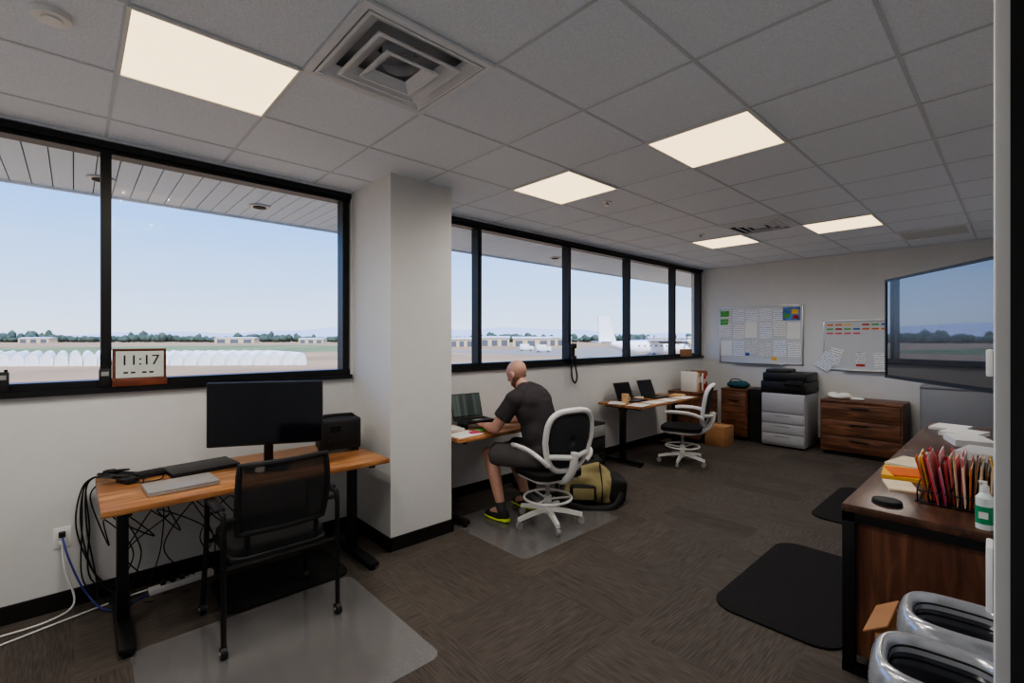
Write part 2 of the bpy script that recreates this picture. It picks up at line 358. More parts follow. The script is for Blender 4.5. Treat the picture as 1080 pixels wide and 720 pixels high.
# power station
M_ps=mat('power_station_shell',s(36,38,42),.55)
t=thing('portable_power_station','black boxy portable power station with handle','power station',(-3.38,1.41,.74),math.radians(80))
MB().box((0,0,.13),(.28,.2,.22),M_ps,bev=.015,seg=3).build('body',t)
MB().tube(smoothpath([(-.11,0,.23),(-.10,0,.25),(-.07,0,.255),(.07,0,.255),(.10,0,.25),(.11,0,.23)],4),.011,M_plastic).build('handle',t)
MB().box((0,-.101,.13),(.24,.006,.17),M_blackm,bev=.002).build('front_panel',t); MB().box((-.04,-.105,.17),(.07,.003,.04),M_screen).build('display',t)
for x in (-.08,-.04): MB().cyl((x,-.107,.09),(x,-.1,.09),.010,M_plastic).build('outlet',t)
for x in (-.11,.11):
    for y in (-.07,.07): MB().box((x,y,.01),(.03,.03,.02),M_plastic).build('foot',t)
# laptops
def laptop(loc,rz,label,lidm,scr=None,open_=True,w=.32,d=.225,ang=18):
    t=thing('laptop',label,'laptop',loc,rz)
    MB().box((0,0,.009),(w,d,.016),lidm,bev=.004).build('base',t)
    if open_:
        MB().box((0,-.0+.03,.0175),(w-.04,.1,.002),M_blackm).build('keyboard',t)
        MB().box((0,-.065,.0175),(.09,.06,.002),M_grey).build('trackpad',t)
        a=math.radians(-ang); L=MB(); R=Matrix.Translation((0,d/2,.018))@Matrix.Rotation(a,4,'X')
        L.box((0,0,d/2),(w,.008,d),lidm,bev=.003); o=L.build('lid',t); o.matrix_local=R
        k=MB(); k.box((0,-.0045,d/2),(w-.02,.002,d-.025),scr or M_screen); o2=k.build('screen',t); o2.matrix_local=R
    else:
        MB().box((0,0,.021),(w,d,.007),lidm,bev=.003).build('lid',t)
    return t
M_alu=mat('brushed_aluminium',s(176,174,172),.35,.5,var=.03)
M_dark=mat('dark_aluminium',s(40,42,46),.4,.3)
def scrmat():
    m=bpy.data.materials.new('lit_screen'); m.use_nodes=True; nt=m.node_tree; n=nt.nodes; l=nt.links; p=n['Principled BSDF']
    tc=n.new('ShaderNodeTexCoord'); b=n.new('ShaderNodeTexBrick'); b.inputs['Scale'].default_value=14; b.inputs['Color1'].default_value=s(28,32,34)+(1,); b.inputs['Color2'].default_value=s(60,72,66)+(1,); b.inputs['Mortar'].default_value=s(20,22,24)+(1,)
    l.new(tc.outputs['Object'],b.inputs['Vector']); l.new(b.outputs[0],p.inputs['Base Color']); l.new(b.outputs[0],p.inputs['Emission Color']); p.inputs['Emission Strength'].default_value=.8; return m
M_scr=scrmat()
laptop((-3.13,.43,.74),PI/2+.05,'closed silver laptop lying on the desk',M_alu,open_=False)
laptop((-3.47,.58,.74),PI/2+.12,'closed dark grey laptop lying behind the silver one',M_dark,open_=False,w=.36,d=.25)
st=thing('laptop_stand','low black laptop riser','laptop stand',(-3.42,2.70,.74),PI/2-.15); MB().box((0,0,.05),(.28,.2,.01),M_black).box((-.12,0,.0225),(.012,.18,.045),M_black).box((.12,0,.0225),(.012,.18,.045),M_black).build('stand_body',st)
lp=laptop((-3.42,2.70,.795),PI/2-.15,'open laptop with lit screen in front of the man',M_dark,M_scr)
laptop((-3.42,5.32,.74),PI/2-.1,'open silver-grey laptop on the long desk',M_dark,M_screen,ang=22)
laptop((-3.42,5.88,.74),PI/2-.1,'open dark laptop beside papers',M_dark,M_screen,ang=22)
# desk papers
def flat(x,y,z,w,d,rz,m,name='paper_sheet',label='loose white paper sheet on the desk',cat='paper',th=.0015,group=None):
    return tag(MB().box((0,0,th/2),(w,d,th),m).build(name,loc=(x,y,z),rot=(0,0,rz)),label,cat,group)
for i,(x,y,r) in enumerate([(-3.16,5.05,.2),(-3.17,5.42,-.1),(-3.16,5.75,.15),(-3.45,5.02,.5),(-3.15,6.15,0)]): flat(x,y,.74,.21,.28,r,M_plain,group='papers on the long desk')
flat(-3.2,2.42,.74,.21,.28,.1,M_plain,label='white paper on the desk near the column'); flat(-3.45,2.42,.74,.2,.25,-.2,M_plain,label='white paper on the desk near the column',th=.02)
M_green=mat('green_note',s(90,170,80),.7); M_mag=mat('magenta_note',s(200,60,110),.7); M_yel=mat('yellow_paper',s(240,190,70),.7); M_org=mat('orange_folder',s(228,112,36),.7); M_red=mat('red_folder',s(180,34,32),.7); M_tan=mat('manila_folder',s(222,184,138),.75); M_brn=mat('brown_folder',s(140,86,54),.75); M_blue=mat('blue_marker',s(60,90,170),.6); M_cream=mat('cream_folder',s(236,222,190),.75); M_pink=mat('pink_folder',s(224,100,110),.75)
flat(-3.22,2.62,.742,.07,.1,.3,M_green,'notebook','small green notebook on the desk','notebook',.01); flat(-3.18,2.52,.742,.06,.09,-.2,M_mag,'notebook','small magenta notebook on the desk','notebook',.01)
flat(-3.3,6.28,.74,.16,.22,.2,M_tan,'notebook','tan notebook on the long desk','notebook',.02); flat(-3.5,5.6,.74,.1,.16,.4,M_cream,'notebook','cream notepad between the laptops','notebook',.02)
# mug
t=thing('coffee_mug','beige ceramic mug on the long desk','mug',(-3.4,5.12,.74)); MB().cyl((0,0,0),(0,0,.11),.042,M_tan,.045,24).build('cup',t); MB().tube([(.04+.03*math.sin(a),0,.055+.032*math.cos(a)) for a in [i*PI/8 for i in range(9)]],.006,M_tan).build('handle',t)
# clock on sill
M_cw=wood('clock_wood',s(92,44,28),s(134,72,46),0,.5,2)
t=thing('digital_clock','digital clock with pale display and reddish wood base on the sill','clock',(-3.722,.30,SILL+.005),PI/2+.04)
f=MB(); f.box((0,0,.024),(.27,.05,.048),M_cw,bev=.004).box((0,0,.222),(.262,.032,.012),M_cw).box((-.126,0,.132),(.010,.032,.17),M_cw).box((.126,0,.132),(.010,.032,.17),M_cw).box((0,.008,.132),(.244,.012,.17),M_plastic); f.build('frame',t)
MB().box((0,-.006,.132),(.236,.016,.162),M_lcd).build('display',t)
textmesh('11:17',.088,'display_digits',M_blackm,t,(0,-.0145,.155),(PI/2,0,0),.0005)
for x in (-.07,-.035,.02,.055): MB().box((x,-.0145,.082),(.022,.001,.010),M_blackm).build('display_mark',t)
def radio(y,label):
    t=thing('handheld_radio',label,'radio',(-3.725,y,SILL+.005),PI/2); MB().box((0,0,.055),(.055,.03,.11),M_plastic,bev=.006).build('body',t); MB().cyl((-.018,0,.11),(-.018,0,.20),.005,M_plastic,.004).build('antenna',t); MB().box((0,-.016,.08),(.035,.003,.025),M_grey).build('display',t); MB().cyl((.015,0,.11),(.015,0,.122),.007,M_plastic).build('knob',t)
radio(.135,'small black handheld radio beside the clock'); radio(-.285,'black handheld radio with antenna on the sill')
# phone handset hanging by window
t=thing('wall_phone','black handset with looped cord hung on the window post','phone',(-3.755,4.457,1.28),PI/2)
MB().box((0,-.045,.10),(.06,.035,.2),M_plastic,bev=.01).box((0,-.065,.18),(.07,.045,.065),M_plastic,bev=.012).box((0,-.065,.03),(.07,.045,.065),M_plastic,bev=.012).build('handset',t)
MB().tube(smoothpath([(-.02,-.06,.01),(-.045,-.065,-.10),(-.03,-.07,-.22),(.02,-.07,-.27),(.055,-.07,-.20),(.04,-.065,-.10),(.015,-.06,.01)],8),.010,M_plastic,8).build('cord',t)
MB().box((0,-.014,.10),(.07,.028,.22),M_plastic,bev=.003).build('cradle',t)
# ---------------------------------------------------------------- black chair near
t=thing('office_chair','black mesh-back armchair on casters at the near desk','chair',(-2.88,.81,0),PI)
for sy in (-1,1):
    y=sy*.28
    MB().tube(smoothpath([(-.26,y,.07),(-.255,y,.40),(-.25,y,.66),(-.19,y*.99,.685),(.12,y*.98,.685),(.17,y*.97,.66),(.2,y*.97,.4),(.25,y,.07)],6),.013,M_black,10).build('leg_frame',t)
    MB().box((-.05,y,.693),(.26,.05,.024),M_plastic,bev=.01).build('armrest',t)
    for x in (-.26,.25):
        MB().cyl((x,y-.014,.03),(x,y+.014,.03),.03,M_plastic).cyl((x,y-.02,.03),(x,y+.02,.03),.008,M_grey).cyl((x,y,.03),(x,y,.075),.009,M_black).build('caster',t)
b=MB(); b.rbox((0,0,.435),(.48,.48,.04),M_plastic,.07).rbox((0,0,.472),(.47,.47,.05),M_fab,.09,seg=8); o=b.build('seat',t); bv=o.modifiers.new('b','BEVEL'); bv.width=.012; bv.segments=3; bv.limit_method='ANGLE'
MB().tube([(-.24,-.27,.42),(-.24,.27,.42)],.012,M_black).build('crossbar',t); MB().tube([(.2,-.26,.42),(.2,.26,.42)],.012,M_black).build('crossbar',t)
b=MB(); R=[]
for i in range(9):
    k=i/8; z=.565+.355*k; xx=-.235-.05*k-.02*math.sin(k*PI); hw=.212+.01*math.sin(k*PI)
    R.append([(xx-.03*(1-(2*j/10-1)**2)+.02,-hw+2*hw*j/10,z) for j in range(11)])
b.loft(R,M_see,cap=False,closed=False); o=b.build('backrest',t); 
fr=[R[i][0] for i in range(9)]+[R[8][j] for j in range(1,11)]+[R[i][10] for i in range(7,-1,-1)]+[R[0][j] for j in range(9,0,-1)]
MB().tube(fr,.015,M_plastic,8,closed=True).tube([(-.25,-.28,.66),(-.245,-.22,.66)],.011,M_black).tube([(-.25,.28,.66),(-.245,.22,.66)],.011,M_black).tube([(-.22,-.17,.43),(-.235,-.17,.56)],.013,M_black).tube([(-.22,.17,.43),(-.235,.17,.56)],.013,M_black).build('back_frame',t)
# ---------------------------------------------------------------- white swivel chairs
def swivel(loc,rz,label):
    t=thing('drafting_chair',label,'chair',loc,rz,'white swivel chairs with black mesh backs')
    for i in range(5):
        a=i*2*PI/5+.3; c,sn=math.cos(a),math.sin(a)
        MB().loft([[(c*r-sn*w,sn*r+c*w,z+h) for w,h in ((-ww,-.012),(ww,-.012),(ww*.7,.018),(-ww*.7,.018))] for r,z,ww in ((.03,.115,.028),(.16,.10,.022),(.29,.075,.016))],M_white).build('base_leg',t)
        MB().cyl((c*.28-sn*.014,sn*.28+c*.014,.028),(c*.28+sn*.014,sn*.28-c*.014,.028),.028,M_grey).cyl((c*.28,sn*.28,.03),(c*.28,sn*.28,.075),.009,M_silver).build('caster',t)
    MB().cyl((0,0,.08),(0,0,.17),.035,M_white,.03).cyl((0,0,.16),(0,0,.42),.018,M_silver).build('gas_column',t)
    ring=[(.2*math.cos(i*PI/16),.2*math.sin(i*PI/16),.215) for i in range(32)]
    f=MB().tube(ring,.011,M_white,8,closed=True)
    for i in range(3):
        a=i*2*PI/3; f.tube([(.025*math.cos(a),.025*math.sin(a),.2),(.2*math.cos(a),.2*math.sin(a),.215)],.009,M_white)
    f.cyl((0,0,.18),(0,0,.23),.032,M_white); f.build('foot_ring',t)
    MB().rbox((0,0,.41),(.42,.42,.03),M_white,.1).box((-.02,0,.385),(.2,.16,.04),M_white,bev=.01).build('seat_pan',t)
    m=MB(); m.rbox((0,0,.445),(.47,.47,.045),M_fab,.12,seg=8); m.build('seat',t)
    n=36
    def bk(a,k=1.0):
        c,sn=math.cos(a),math.sin(a); e=.62
        y=.225*k*math.copysign(abs(c)**e,c); z=.245*k*math.copysign(abs(sn)**e,sn)
        if z<0: y*=1-.22*abs(z)/.245
        return Vector((-.255-.10*(z+.245)/.49+.05*(y/.215)**2-.03*math.cos(z*6),y,.745+z))
    m=MB(); m.tube([bk(i*2*PI/n) for i in range(n)],.024,M_white,8,closed=True); 
    m.tube(smoothpath([(-.12,0,.40),(-.22,0,.41),(-.31,0,.48),(-.345,0,.56),(-.36,0,.66)],5),.032,M_white,10)
    m.tube([bk(math.radians(197)),Vector((-.36,0,.62)),bk(math.radians(-17))],.022,M_white,8)
    m.build('back_frame',t)
    m=MB(); m.loft([[bk(i*2*PI/n,k) for i in range(n)] for k in (1,.75,.5,.25,.02)],M_mesh,cap=False); o=m.build('backrest',t); o.modifiers.new('th','SOLIDIFY').thickness=.012
    for sy in (-1,1):
        MB().tube(smoothpath([(-.27,sy*.19,.56),(-.25,sy*.25,.62),(-.12,sy*.27,.66),(.06,sy*.27,.665),(.14,sy*.255,.655)],5),.026,M_white,10,flat=.7).build('armrest',t)
    return t
crz=math.atan2(.20,-.98)
c1=swivel((-2.71,2.93,0),crz,'white swivel chair with black back that the man sits on')
dup(c1,(-2.86,5.56,0),math.atan2(-.28,-.96),'empty white swivel chair with black back at the long desk')
# ---------------------------------------------------------------- person
FX,FY=-.985,-.172
M_shirt=mat('dark_grey_tshirt',s(66,62,65),1,bump=.3,bs=22,spec=.1); M_short=mat('grey_shorts',s(96,94,94),1,bump=.3,bs=25,spec=.1); M_beard=mat('brown_beard',s(110,74,58),.9,var=.3,vs=200); M_shoe=mat('dark_sneaker',s(36,38,40),.7); M_sole=mat('neon_sole',s(205,225,40),.5); M_eye=mat('eye',s(50,35,28),.3); M_sock=mat('grey_sock',s(60,60,60),.9)
F=Vector((FX,FY,0)).normalized(); L_=Vector((-F.y,F.x,0)); Z=Vector((0,0,1)); Pp=Vector((-2.725,2.92,0))
def W(f,l,z): return Pp+F*f+L_*l+Z*z
BR=Matrix((F,L_,Z)).transposed()
person=thing('person','bald man in dark grey t-shirt and grey shorts, seated typing','person',(Pp.x,Pp.y,0))
def pbuild(m,name,vox,sm):
    bmesh.ops.translate(m.bm,verts=m.bm.verts,vec=-Vector((Pp.x,Pp.y,0)))
    return remesh(m.build(name,person,180),vox,sm)
sh={1:W(.185,.20,1.035),-1:W(.185,-.20,1.035)}
el={1:Vector((-2.985,2.58,.80)),-1:Vector((-3.13,3.11,.81))}
wr={1:Vector((-3.20,2.65,.785)),-1:Vector((-3.27,2.93,.785))}
hip={1:W(.0,.10,.565),-1:W(.0,-.10,.565)}
kn={1:Vector((-3.18,2.67,.545)),-1:Vector((-3.23,2.96,.545))}
an={1:Vector((-2.99,2.66,.10)),-1:Vector((-3.06,3.03,.10))}
TR=BR@Matrix.Rotation(.36,3,'Y')
def torso(m,mt,k=0):
    m.sph(W(.12,0,.94),(.125+k,.185+k,.18+k),mt,TR); m.sph(W(.055,0,.76),(.13+k,.17+k,.20+k),mt,TR); m.sph(W(0,0,.60),(.135+k,.18+k,.11+k),mt,BR)
    m.sph(W(.10,0,1.01),(.10+k,.17+k,.11+k),mt,TR)
    for i in (1,-1): m.cap(W(.17,.05*i,1.08),sh[i],.066+k,.062+k,mt); m.cap(W(.19,.035*i,1.11),W(.17,.13*i,1.075),.05+k,.052+k,mt)
B=MB(); mt=M_skin; torso(B,mt)
B.cap(W(.19,0,1.08),W(.270,0,1.165),.062,.058,mt)
hy=-.10; hd0=F*math.cos(hy)+L_*math.sin(hy); hl=Z.cross(hd0); tl=.78
hc=W(.300,0,1.238); hf=(hd0*math.cos(tl)-Z*math.sin(tl)); hu=(hd0*math.sin(tl)+Z*math.cos(tl)); HR=Matrix((hf,hl,hu)).transposed()
def hp(f,l,u): return hc+hf*f+hl*l+hu*u
B.sph(hp(-.012,0,.025),(.104,.081,.090),mt,HR,32,20); B.sph(hp(.035,0,-.045),(.06,.058,.068),mt,HR); B.sph(hp(.04,0,.0),(.058,.064,.06),mt,HR)
B.cap(hp(.094,0,.005),hp(.112,0,-.028),.009,.014,mt); B.sph(hp(.09,0,.022),(.012,.045,.01),mt,HR); B.sph(hp(.088,0,-.06),(.012,.022,.007),mt,HR); B.sph(hp(.085,0,-.073),(.012,.02,.007),mt,HR)
for i in (1,-1): B.sph(hp(-.008,.082*i,-.01),(.020,.010,.034),mt,HR)
for i in (1,-1):
    B.cap(sh[i],el[i],.055,.045,mt); e2=el[i].lerp(wr[i],.3); B.cap(el[i],e2,.043,.045,mt); B.cap(e2,wr[i],.045,.028,mt)
    dr=(wr[i]-el[i]).normalized(); side=dr.cross(Z).normalized()
    pc=wr[i]+dr*.045; PR=Matrix((dr,side,Z)).transposed(); B.sph(pc,(.055,.042,.018),mt,PR); B.cap(wr[i],pc,.025,.02,mt)
    for j,ln in enumerate((.065,.075,.07,.055)):
        o=(j-1.5)*.020; a=wr[i]+dr*.08+side*o; k1=a+dr*ln*.5+Z*.008; k2=k1+dr*ln*.45-Z*.018
        B.cap(a,k1,.0095,.009,mt); B.cap(k1,k2,.009,.0075,mt)
    ts=side*(1 if (side.dot(L_)*i)<0 else -1)
    B.cap(wr[i]+dr*.025+ts*.025,wr[i]+dr*.055+ts*.052,.013,.011,mt); B.cap(wr[i]+dr*.055+ts*.052,wr[i]+dr*.085+ts*.055-Z*.006,.011,.009,mt)
    B.cap(hip[i],kn[i],.086,.056,mt); c=kn[i].lerp(an[i],.3); c=c-F*.015
    B.cap(kn[i],c,.054,.060,mt); B.cap(c,an[i],.060,.036,mt); B.cap(an[i],an[i]+F*.1-Z*.04,.036,.03,mt)
pbuild(B,'body',.006,3)
T=MB(); torso(T,M_shirt,.018); T.cyl(W(.0,0,.56),W(.04,0,.74),.162,M_shirt,.168); T.cyl(W(.04,0,.74),W(.12,0,1.0),.162,M_shirt,.155)
for i in (1,-1): T.cap(sh[i],sh[i].lerp(el[i],.15),.075,.075,M_shirt); T.cyl(sh[i],sh[i].lerp(el[i],.66),.073,M_shirt,.078)
pbuild(T,'tshirt',.009,10)
T=MB(); T.sph(W(0,0,.575),(.152,.195,.105),M_short,BR)
for i in (1,-1): T.cyl(hip[i],hip[i].lerp(kn[i],.88),.106,M_short,.10)
for i in (1,-1): T.sph(hip[i],.103,M_short)
pbuild(T,'shorts',.009,8)
T=MB(); T.sph(hp(.042,0,-.062),(.062,.061,.055),M_beard,HR); T.sph(hp(.02,.0,-.045),(.05,.067,.045),M_beard,HR); pbuild(T,'beard',.006,2)
for i in (1,-1):
    MB().sph(hp(.091,.03*i,.006)-Vector((Pp.x,Pp.y,0)),(.006,.013,.007),M_eye,HR).build('eye',person)
    a=an[i]; hd_=(kn[i]-a); d=Vector((-.97,-.1 if i>0 else .05,0)).normalized(); n_=Z.cross(d)
    SR=Matrix((d,n_,Z)).transposed(); base=Vector((a.x,a.y,0))
    T=MB(); T.sph(base+d*.05+Z*.05,(.13,.046,.04),M_shoe,SR); T.sph(base-d*.02+Z*.065,(.058,.042,.055),M_shoe,SR); T.sph(base+d*.12+Z*.045,(.07,.047,.03),M_shoe,SR); pbuild(T,'shoe',.006,3)
    T=MB(); T.sph(base+d*.05+Z*.018,(.145,.05,.014),M_sole,SR); T.sph(base-d*.04+Z*.025,(.05,.046,.020),M_sole,SR); T.sph(base+d*.13+Z*.024,(.06,.048,.014),M_sole,SR); pbuild(T,'shoe_sole',.006,2)
    T=MB(); T.cap(a,a+hd_.normalized()*.05,.043,.043,M_sock); pbuild(T,'sock',.006,2)
# ---------------------------------------------------------------- floor mats
def rmat(name,x0,x1,y0,y1,h,m,r,label,z=0,cat='floor mat',group=None,bev=0):
    return tag(MB().rbox((0,0,h/2),(x1-x0,y1-y0,h),m,r,seg=8).build(name,loc=((x0+x1)/2,(y0+y1)/2,z)),label,cat,group)
rmat('chair_mat',-2.98,-1.92,.2,1.32,.004,M_mat,.06,'frosted clear vinyl chair mat under the black chair')
rmat('chair_mat',-3.3,-2.35,2.3,3.46,.004,M_mat,.06,'frosted clear vinyl chair mat under the white chair')
rmat('anti_fatigue_mat',-3.50,-3.0,.62,1.34,.012,M_rub,.08,'dark rubber floor mat under the near desk')
rmat('anti_fatigue_mat',-1.24,-.59,2.72,3.97,.012,M_rub,.14,'dark rubber floor mat with rounded corners along the credenza')
rmat('anti_fatigue_mat',-1.26,-.60,4.7,5.9,.012,M_rub,.14,'dark rubber floor mat further along the credenza')
# ---------------------------------------------------------------- backpack
M_bagy=mat('olive_tan_canvas',s(162,150,108),.9,var=.22,vs=7,bump=.6,bs=18); M_bagk=mat('black_nylon',s(26,26,26),.7,bump=.4,bs=30)
t=thing('backpack','slouched olive-tan and black backpack on the floor beside the chair','bag',(-2.80,3.66,0),.75); t.scale=(1.12,1.1,1.3)
m=MB(); m.box((-.04,0,.115),(.42,.28,.20),M_bagy,rot=(.05,.10,0),bev=.04,seg=3); m.box((-.06,.03,.20),(.28,.20,.15),M_bagy,rot=(.2,-.18,.2),bev=.04,seg=3)
for c,r in (((.02,-.1,.11),(.13,.08,.09)),((-.2,-.04,.08),(.09,.12,.08)),((.05,.04,.19),(.10,.10,.06))): m.sph(c,r,M_bagy)
remesh(m.build('bag_body',t),.012,3)
m=MB(); m.box((.185,.0,.10),(.16,.29,.18),M_bagk,rot=(0,.15,.1),bev=.04,seg=3); m.box((-.05,.04,.268),(.26,.14,.035),M_bagk,rot=(.15,-.18,.2),bev=.015)
remesh(m.build('side_panel',t),.012,3)
m=MB(); m.box((-.09,-.155,.09),(.22,.06,.12),M_bagk,bev=.02,seg=3); remesh(m.build('front_pocket',t),.01,2)
MB().box((-.09,-.188,.09),(.17,.008,.08),M_bagy,bev=.003).build('pocket_patch',t)
MB().tube(smoothpath([(.06,-.165,.02),(.065,-.17,.12),(.06,-.10,.23),(.06,.05,.285),(.05,.14,.16)],6),.018,M_bagk,6,flat=.25).build('webbing_strap',t)
MB().tube(smoothpath([(-.13,.02,.28),(-.11,.0,.34),(-.03,.02,.345),(.01,.04,.28)],6),.012,M_bagk,8).build('carry_handle',t)
MB().tube(smoothpath([(-.22,-.05,.20),(-.27,-.20,.06),(-.08,-.27,.015),(.14,-.24,.02),(.24,-.12,.10)],8),.022,M_bagk,6,flat=.35).build('shoulder_strap',t)
MB().tube(smoothpath([(-.16,.04,.26),(-.28,-.04,.20),(-.31,-.12,.06),(-.28,-.18,.02)],8),.022,M_bagk,6,flat=.35).build('shoulder_strap',t)
# small rolling file next to desk
t=thing('rolling_file_cabinet','small black rolling drawer cart under the window','drawer cart',(-3.54,4.5,0),PI/2)
MB().box((0,0,.3),(.34,.32,.5),M_blackm,bev=.006).build('cabinet_body',t)
for i in range(3): MB().box((0,-.165,.13+i*.165),(.3,.014,.13),M_blackm if i<2 else M_grey,bev=.004).build('drawer',t)
for x in (-.13,.13):
    for y in (-.12,.12): MB().cyl((x,y,0),(x,y,.05),.02,M_black).build('caster',t)
# ---------------------------------------------------------------- far wall furniture
def cab(name,label,cat,x0,x1,y0,y1,h,cols,rows,m,rz=0,dark=M_black,door=False,handles=True):
    t=thing(name,label,cat,((x0+x1)/2,(y0+y1)/2,0),rz); w=(x1-x0); d=(y1-y0)
    if rz: w,d=d,w
    MB().box((0,0,h/2+.02),(w-.004,d-.02,h-.08),m).build('carcass',t)
    MB().box((0,0,h-.0125),(w,d,.025),m,bev=.003).build('top_panel',t)
    MB().box((0,.01,.02),(w-.06,d-.08,.04),dark).build('plinth',t)
    cw=(w-.03)/cols; rh=(h-.09)/rows
    for i in range(cols):
        for j in range(rows):
            cx=-w/2+.015+cw*(i+.5); cz=.055+rh*(j+.5); dz=.25 if not door else .3
            f=MB().box((cx,-d/2+.002,cz),(cw-.012,.018,rh-.012),m,bev=.002).build('door' if door else 'drawer',t)
            if handles:
                MB().box((cx,-d/2-.018,cz+rh*dz),(min(.2,cw*.45),.012,.012),dark).box((cx-.05,-d/2-.012,cz+rh*dz),(.01,.02,.01),dark).box((cx+.05,-d/2-.012,cz+rh*dz),(.01,.02,.01),dark).build('handle',f)
    return t
cab('lateral_file_cabinet','walnut lateral file cabinet with wide drawers and dark pulls','cabinet',-1.84,-.97,7.42,7.99,.73,1,3,M_walnutx)
cab('wood_cabinet','reddish walnut cabinet with teal bag on top','cabinet',-3.18,-2.79,7.42,7.99,.78,1,1,M_walnutx,door=True)
cab('wood_cabinet','low walnut cabinet by the window corner holding binders','cabinet',-3.71,-3.2,6.75,7.35,.75,1,2,M_walnutx,rz=PI/2)
M_stl=mat('grey_steel',s(140,142,146),.45,.2,var=.02)
cab('steel_cabinet','plain grey steel storage cabinet below the television','cabinet',-.82,.19,7.5,7.99,.98,1,1,M_stl,door=True,handles=False)
t=thing('paper_shredder','tall black office shredder beside the copier','shredder',(-2.68,7.66,0)); MB().rbox((0,0,.35),(.19,.4,.7),M_blackm,.02).build('bin',t); MB().rbox((0,0,.745),(.21,.42,.09),M_plastic,.03).build('shredder_head',t); MB().box((0,0,.7905),(.12,.02,.003),M_grey).build('paper_slot',t)
# copier
M_cop=mat('copier_grey',s(176,177,182),.4,var=.02); M_copk=mat('copier_black',s(28,29,32),.4)
t=thing('office_copier','light grey floor-standing copier with black scanner top','copier',(-2.28,7.66,0))
MB().box((0,0,.40),(.56,.62,.74),M_cop,bev=.012).build('body',t)
for i,(z,hh_) in enumerate(((.13,.13),(.275,.13),(.42,.13))):
    q=MB().box((0,-.315,z),(.54,.02,hh_),M_cop,bev=.003).build('paper_tray',t); MB().box((0,-.327,z+.035),(.2,.006,.012),M_grey).build('handle',q)
MB().box((0,-.315,.63),(.54,.02,.25),M_cop,bev=.004).build('front_door',t); MB().box((.281,.0,.4),(.006,.5,.5),M_cop,bev=.002).build('side_panel',t)
MB().box((0,0,.86),(.58,.62,.16),M_copk,bev=.01).box((-.05,-.25,.80),(.4,.1,.04),M_blackm).build('scanner_unit',t)
MB().box((0,.02,1.0),(.57,.56,.12),M_copk,bev=.02).box((-.12,.0,1.08),(.3,.36,.05),M_copk,bev=.015).build('document_feeder',t)
MB().box((.15,-.35,.93),(.22,.1,.03),M_copk,rot=(.5,0,0),bev=.005).box((.15,-.355,.948),(.12,.06,.003),M_screen,rot=(.5,0,0)).build('control_panel',t)
for x in (-.22,.22):
    for y in (-.25,.25): MB().cyl((x,y,0),(x,y,.04),.025,M_blackm).build('caster',t)
# teal bag & cloth on cabinets
M_teal=mat('teal_fabric',s(36,84,94),.85,bump=.3,bs=30)
t=thing('fabric_bag','crumpled teal fabric bag on the cabinet','bag',(-2.98,7.6,.78)); m=MB(); m.sph((0,0,.055),(.17,.13,.055),M_teal); m.sph((.08,-.04,.06),(.09,.09,.06),M_teal); m.sph((-.1,.02,.05),(.08,.1,.05),M_teal); remesh(m.build('bag_body',t),.012)
MB().tube(smoothpath([(-.12,-.05,.08),(-.06,-.1,.14),(.05,-.1,.14),(.12,-.05,.08)],5),.008,M_teal).build('handle',t)
t=thing('crumpled_cloth','heap of white cloth on the file cabinet','cloth',(-1.66,7.62,.73)); m=MB(); m.sph((0,0,.035),(.13,.1,.035),M_plain); m.sph((.06,-.03,.05),(.08,.07,.045),M_plain); m.sph((-.08,.02,.045),(.07,.06,.045),M_plain); m.sph((.18,0,.02),(.1,.05,.02),M_plain); remesh(m.build('cloth_body',t),.01)
# binders
for i,(m_,hh) in enumerate([(M_plain,.3),(M_tan,.28),(M_brn,.3),(M_plain,.27),(M_red,.24),(M_brn,.3)]):
    t=thing('ring_binder','upright office binder on the low cabinet','binder',(-3.42,6.86+i*.066,.75),PI/2,'binders on the low cabinet')
    MB().box((0,0,hh/2),(.055,.24,hh),m_,bev=.003).build('cover',t); MB().box((0,-.1205,hh*.6),(.035,.001,hh*.3),M_plain).build('spine_label',t)
t=thing('cardboard_box','small brown cardboard box on the window sill','box',(-3.72,7.35,SILL+.004)); MB().box((0,0,.06),(.06,.3,.12),M_card,bev=.002).build('carton',t); MB().box((0,0,.1208),(.061,.04,.001),M_tan).build('tape',t)
t=thing('cardboard_box','closed cardboard box on the floor by the low cabinet','box',(-3.0,6.95,0)); MB().box((0,0,.14),(.28,.34,.28),M_card,bev=.003).build('carton',t); MB().box((0,0,.281),(.281,.05,.001),M_tan).build('tape',t)
# whiteboards
M_wb=mat('whiteboard_surface',s(206,209,212),.25,var=.01)
def wb(x0,x1,z0,z1,label):
    t=thing('whiteboard',label,'whiteboard',((x0+x1)/2,YF,(z0+z1)/2)); w=x1-x0; h=z1-z0
    MB().box((0,-.009,0),(w-.02,.016,h-.02),M_wb).build('board_surface',t)
    f=MB()
    for a in ((0,h/2-.01,w,.02),(0,-h/2+.01,w,.02),(-w/2+.01,0,.02,h),(w/2-.01,0,.02,h)): f.box((a[0],-.012,a[1]),(a[2],.024,a[3]),M_silver,bev=.003)
    f.build('frame',t); MB().box((0,-.045,-h/2+.006),(w*.6,.06,.012),M_silver,bev=.003).build('marker_tray',t)
wb(-3.45,-2.20,1.15,2.07,'aluminium-framed whiteboard covered in printed sheets'); wb(-1.95,-.73,1.10,1.81,'aluminium-framed whiteboard with coloured magnets and notes')
def sheet(x,z,w,h,m,rot=0,y=YF-.0185,label='printed paper sheet pinned to the whiteboard',group='papers pinned to the whiteboard'):
    return tag(MB().box((0,0,0),(w,.002,h),m).build('paper_sheet',loc=(x,y,z),rot=(0,rot,0)),label,'paper',group)
P2=papermat('printed_form',s(238,241,246),s(120,128,160),70); P3=papermat('green_header_sheet',s(120,190,110),s(60,120,60),40); P4=papermat('grey_chart',s(232,232,232),s(100,100,106),90)
random.seed(3)
